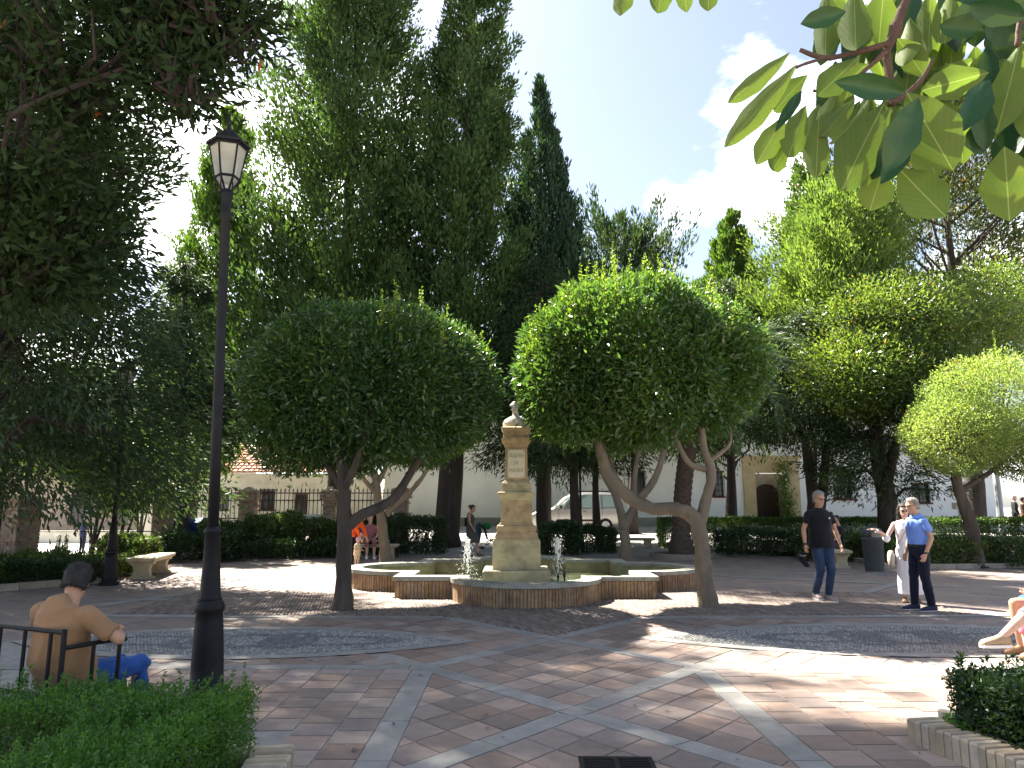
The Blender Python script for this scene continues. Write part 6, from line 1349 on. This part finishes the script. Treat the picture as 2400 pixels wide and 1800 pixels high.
# climbing plant by the doorway
p = at(1846, 1200, 38.5); r = np.random.default_rng(110); t = thing('climbing_plant', 'thin climbing plant against the right side of the ochre doorway', 'plant', (p.x, 38.55, .6))
cs = MB().tube([(0, 0, 0), (.1, 0, 1.2), (-.05, 0, 2.2), (.15, 0, 3.2)], [.03, .025, .02, .01], 6).build('stem', m_barkd, t); q = r.random((900, 1)); P = np.concatenate([.08 * np.sin(q * 6), q * 0, q * 3.3], 1) + r.normal(size=(900, 3)) * np.array([.2, .1, .1]); leafobj('foliage', t, P, nrmz(r.normal(size=(900, 3))), .13, .08, r, lm_back)

# ------------------------------------------------------------------ magnolia branch overhead, upper right
def magleaf():
    m, t = newmat('magnolia_leaf'); g = N(t, 'ShaderNodeNewGeometry'); tcn = N(t, 'ShaderNodeTexCoord'); oi = N(t, 'ShaderNodeObjectInfo')
    sep = N(t, 'ShaderNodeSeparateXYZ'); t.links.new(tcn.outputs['Object'], sep.inputs[0])
    nz = noise(t, tcn.outputs['Object'], 4, 4)
    und = mixcol(t, oi.outputs['Random'], (.115, .185, .04), (.165, .235, .055)); und = mixcol(t, rng_map(t, nz, .35, .7, 0, .5), und, (.17, .185, .05)); up_ = mixcol(t, nz, (.012, .045, .016), (.022, .075, .022))
    wv = N(t, 'ShaderNodeTexWave', wave_type='BANDS', bands_direction='DIAGONAL'); wv.inputs['Scale'].default_value = 5; wv.inputs['Distortion'].default_value = 1.2
    ab = N(t, 'ShaderNodeMath', operation='ABSOLUTE'); t.links.new(sep.outputs['Y'], ab.inputs[0]); cb = N(t, 'ShaderNodeCombineXYZ'); t.links.new(sep.outputs['X'], cb.inputs[0]); t.links.new(ab.outputs[0], cb.inputs[1]); t.links.new(cb.outputs[0], wv.inputs['Vector'])
    und = mixcol(t, rng_map(t, wv.outputs['Fac'], .8, 1, 0, .07), und, (.30, .38, .14)); mid = rng_map(t, ab.outputs[0], .004, .018, .7, 0); und = mixcol(t, mid, und, (.38, .44, .18))
    sp2 = noise(t, tcn.outputs['Object'], 11, 3, .7); und = mixcol(t, rng_map(t, sp2, .66, .74, 0, .55), und, (.16, .115, .04))
    c = mixcol(t, g.outputs['Backfacing'], up_, und)
    p = N(t, 'ShaderNodeBsdfPrincipled'); t.links.new(c, p.inputs['Base Color']); t.links.new(rng_map(t, g.outputs['Backfacing'], 0, 1, .36, .6), p.inputs['Roughness']); p.inputs['Specular IOR Level'].default_value = .3
    tl = N(t, 'ShaderNodeBsdfTranslucent'); t.links.new(mixcol(t, 1, und, (1.15, 1.3, .55), 'MULTIPLY'), tl.inputs['Color']); ms = N(t, 'ShaderNodeMixShader'); t.links.new(rng_map(t, g.outputs['Backfacing'], 0, 1, .05, .5), ms.inputs[0])
    t.links.new(p.outputs[0], ms.inputs[1]); t.links.new(tl.outputs[0], ms.inputs[2])
    b = N(t, 'ShaderNodeBump'); b.inputs['Strength'].default_value = .05; b.inputs['Distance'].default_value = .004; t.links.new(wv.outputs['Fac'], b.inputs['Height']); t.links.new(b.outputs[0], p.inputs['Normal'])
    o = N(t, 'ShaderNodeOutputMaterial'); t.links.new(ms.outputs[0], o.inputs['Surface']); return m
m_mag = magleaf(); m_magbark = M('magnolia_twig', (.095, .055, .038), .85, .3, 20, .5, 60, stretch=(1, 1, 1))
mg = thing('magnolia_tree', 'magnolia tree whose large pale green leaves hang into the upper right corner', 'tree', (3.9, .6, 0))
O = V((3.9, .6, 0)); zp = lambda X, Y: (1400 + X / 2.212, Y / 2.212)
def leafmesh(seed):
    r = random.Random(seed); nl = 17; cols = (-1, -.5, 0, .5, 1); vs, fs = [], []; bend = r.uniform(.06, .16); tw = r.uniform(-.25, .25)
    for i in range(nl):
        q = i / (nl - 1); w_ = max(.010, (math.sin(math.pi * min(1, max(0, q)) ** 1.12) ** .78) * .5)
        for c_ in cols:
            wv = 1 + .05 * math.sin(q * 19 + seed) * abs(c_); vs.append((q, c_ * w_ * wv, -bend * q * q + .10 * abs(c_) ** 1.3 * w_ * 2 + tw * c_ * w_ * q * .4 + .012 * math.sin(q * 15 + c_ * 2 + seed) * abs(c_)))
    for i in range(nl - 1):
        for k in range(4): fs.append((i * 5 + k, (i + 1) * 5 + k, (i + 1) * 5 + k + 1, i * 5 + k + 1))
    me = bpy.data.meshes.new('leaf'); me.from_pydata(vs, [], fs); me.update(); me.shade_smooth(); me.materials.append(m_mag); return me
LM = [leafmesh(s) for s in range(6)]; rl = random.Random(8)
tips = []
def mleaf(x0, y0, x1, y1, w_, dark=False, dY=0.0, tilt=0.0):
    Y0 = 1.62 + dY + rl.uniform(-.05, .05); Y1 = Y0 + rl.uniform(-.06, .06); a_ = at(*zp(x0, y0), Y0); b_ = at(*zp(x1, y1), Y1); ax = b_ - a_; L = ax.length; ax.normalize()
    view = ((a_ + b_) / 2 - V((0, 0, CH))).normalized(); nz_ = -view if dark else view     # upper side away from the camera unless dark
    nz_ = nz_ + V((rl.uniform(-.25, .25) + tilt, rl.uniform(-.1, .1), rl.uniform(-.1, .25))); nz_ = (nz_ - ax * nz_.dot(ax)).normalized(); sy_ = nz_.cross(ax)
    wd = w_ / 2.212 / F * Y0 * 1.16; M4 = Matrix(((ax.x * L, sy_.x * wd, nz_.x * L * .8, a_.x - O.x), (ax.y * L, sy_.y * wd, nz_.y * L * .8, a_.y - O.y), (ax.z * L, sy_.z * wd, nz_.z * L * .8, a_.z - O.z), (0, 0, 0, 1)))
    put('leaf', rl.choice(LM), mg, M4=M4); tips.append(a_ - O); return a_
Lf = [(1000, 270, 665, 550, 88), (1035, 335, 650, 780, 118), (1090, 390, 890, 590, 120, 0, .1), (1060, 470, 930, 670, 55, 1), (975, 600, 820, 860, 120), (1085, 545, 975, 835, 130, 0, .05), (1010, 740, 885, 900, 100, 0, .1), (1150, 600, 1130, 940, 120, 0, .05), (1350, 300, 1125, 515, 140), (1335, 510, 1145, 740, 110, 0, .02),
      (1490, 530, 1240, 1015, 215), (1520, 550, 1350, 1000, 120, 0, .06), (1595, 480, 1260, 425, 118, 1, -.1), (1665, 505, 1500, 890, 165, 1, -.14), (1605, 480, 1850, 880, 250), (1680, 470, 2005, 385, 160, 0, .06), (1555, 200, 1700, 395, 130, 0, .05), (1185, -60, 1190, 335, 130, 0, .08), (1330, -60, 1340, 300, 150, 0, .05), (1490, -80, 1450, 245, 165, 0, .08), (1290, 60, 1060, 120, 100, 1, -.06),
      (1730, -60, 1710, 300, 120, 0, .1), (1620, 90, 1600, 380, 120, 0, .12), (1960, 300, 1760, 520, 170, 0, .12), (2190, 230, 2075, 710, 185), (2260, 330, 2220, 760, 150, 0, .08), (2110, 760, 2140, 1145, 235, 0, .1), (2260, 780, 2230, 1050, 160, 0, .15), (2030, 415, 1900, 660, 130, 1, .0), (2000, 490, 2010, 780, 105, 1, .06), (1560, 870, 1810, 1135, 205, 0, .12), (1480, 880, 1410, 1100, 160, 0, .14), (1480, 770, 1420, 930, 120, 1, .04),
      (2010, 160, 1770, 130, 110, 1, -.04), (2230, 90, 1930, 30, 140, 1, -.06), (2110, -40, 1840, -30, 130, 1, .02), (2220, 210, 2010, 130, 130, 1, .06), (2240, -20, 2050, 90, 150, 1, .1), (1980, -60, 1900, 220, 150, 1, .12), (2120, 60, 2080, 330, 150, 1, .16), (1850, -60, 1800, 260, 140, 0, .18), (2080, 230, 1960, 470, 150, 0, .2), (1650, 620, 1760, 940, 150, 0, .2), (1150, 540, 1110, 780, 120, 0, .12), (1380, 560, 1290, 880, 140, 0, .14), (1620, 700, 1480, 940, 110, 1, .1),
      (150, -130, 122, 100, 108), (350, -150, 312, 82, 120), (440, -120, 462, 66, 90, 0, .04), (585, -150, 572, 70, 105), (1950, 640, 1990, 800, 110, 1, .08), (1230, -40, 1240, 200, 130, 0, .16), (1560, -60, 1600, 240, 140, 0, .2), (1400, 330, 1240, 470, 120, 0, .1), (1250, 460, 1170, 700, 120, 0, .1), (1060, 560, 1000, 800, 90, 0, .16), (1700, 500, 1830, 700, 160, 0, .15), (2230, 480, 2190, 800, 170, 1, .22), (2250, 150, 2200, 480, 160, 0, .2), (2190, 600, 2080, 880, 130, 1, .3), (2260, 20, 2230, 300, 170, 1, .26)]
for k in range(80):
    xx, yy = rl.uniform(1130, 2230), rl.uniform(-150, 620)
    if xx > 1180 + max(0, yy - 330) * .9: Lf.append((xx, yy, xx + rl.uniform(-120, 60), yy + rl.uniform(190, 300), rl.uniform(100, 150), int(rl.random() < .3), rl.uniform(.16, .42)))
for q in Lf: mleaf(*q[:5], dark=bool(q[5]) if len(q) > 5 else False, dY=q[6] if len(q) > 6 else 0)
def twig(pts, r0, r1, dY=0.0, name='branch'):
    mb = MB(); limb(mb, [at(*zp(x, y), 1.62 + dY) - O for x, y in pts], r0, r1, 8, .08, np.random.default_rng(3)); return mb.build(name, m_magbark, mg, True)
twig([(1680, -260), (1605, -20), (1535, 180), (1500, 270), (1515, 400), (1525, 545)], .014, .009, .03)
twig([(1510, 225), (1350, 270), (1180, 300), (1050, 258)], .009, .005, .02); twig([(1490, 270), (1440, 320), (1375, 375)], .008, .004, .01); twig([(1525, 540), (1610, 480), (1690, 400), (1740, 300)], .007, .004, .02); twig([(2260, 40), (2190, 120), (2180, 240)], .008, .006, .05)
twig([(1180, 300), (1080, 330), (1030, 350)], .004, .003, .0); twig([(1120, 470), (1230, 480), (1375, 375)], .004, .003, .03)
for x, y in ((150, -130), (350, -150), (440, -120), (585, -150)): twig([(370, -420), (360, -260), (x, y)], .006, .003)
mb = MB(); k0 = at(*zp(1680, -260), 1.65) - O; k1 = at(*zp(370, -420), 1.62) - O
limb(mb, [(0, 0, 0), (.05, .0, 1.6), (-.1, .1, 3.0), (-.9, .5, 3.9), (k0.x + .6, k0.y - .1, k0.z + .7), k0], .13, .014, 10); mb.build('trunk', m_magbark, mg, True)
mb = MB(); limb(mb, [(-.9, .5, 3.9), ((k1.x + k0.x) / 2, k1.y, k1.z + .9), k1], .03, .007, 8); mb.build('limb', m_magbark, mg, True)
mb = MB(); k2 = at(*zp(2260, 40), 1.67) - O; limb(mb, [(-.1, .1, 3.0), (-.8, .5, 3.3), k2], .04, .009, 8); mb.build('limb', m_magbark, mg, True)
# fallen leaves on the paving
rf = np.random.default_rng(77); n = 260; P = np.stack([rf.uniform(-4, 8, n), rf.uniform(4, 14, n), np.full(n, .022)], 1); keep = [not in_fountain(x, y, .1) for x, y, _ in P]; P = P[keep]
D = rf.normal(size=P.shape); D[:, 2] = .02
fl = leaves_mesh('fallen_leaves', P, nrmz(D), rf.uniform(.03, .07, len(P)), rf.uniform(.012, .028, len(P)), rf, M('dry_leaf', (.12, .08, .045), .8, .3, 9, 0, rnd=.4), nrm=np.tile([0, 0, 1.0], (len(P), 1)) * 3, fold=.1, droop=.0)
tag(link(bpy.data.objects.new('fallen_leaves', fl)), kind='stuff')
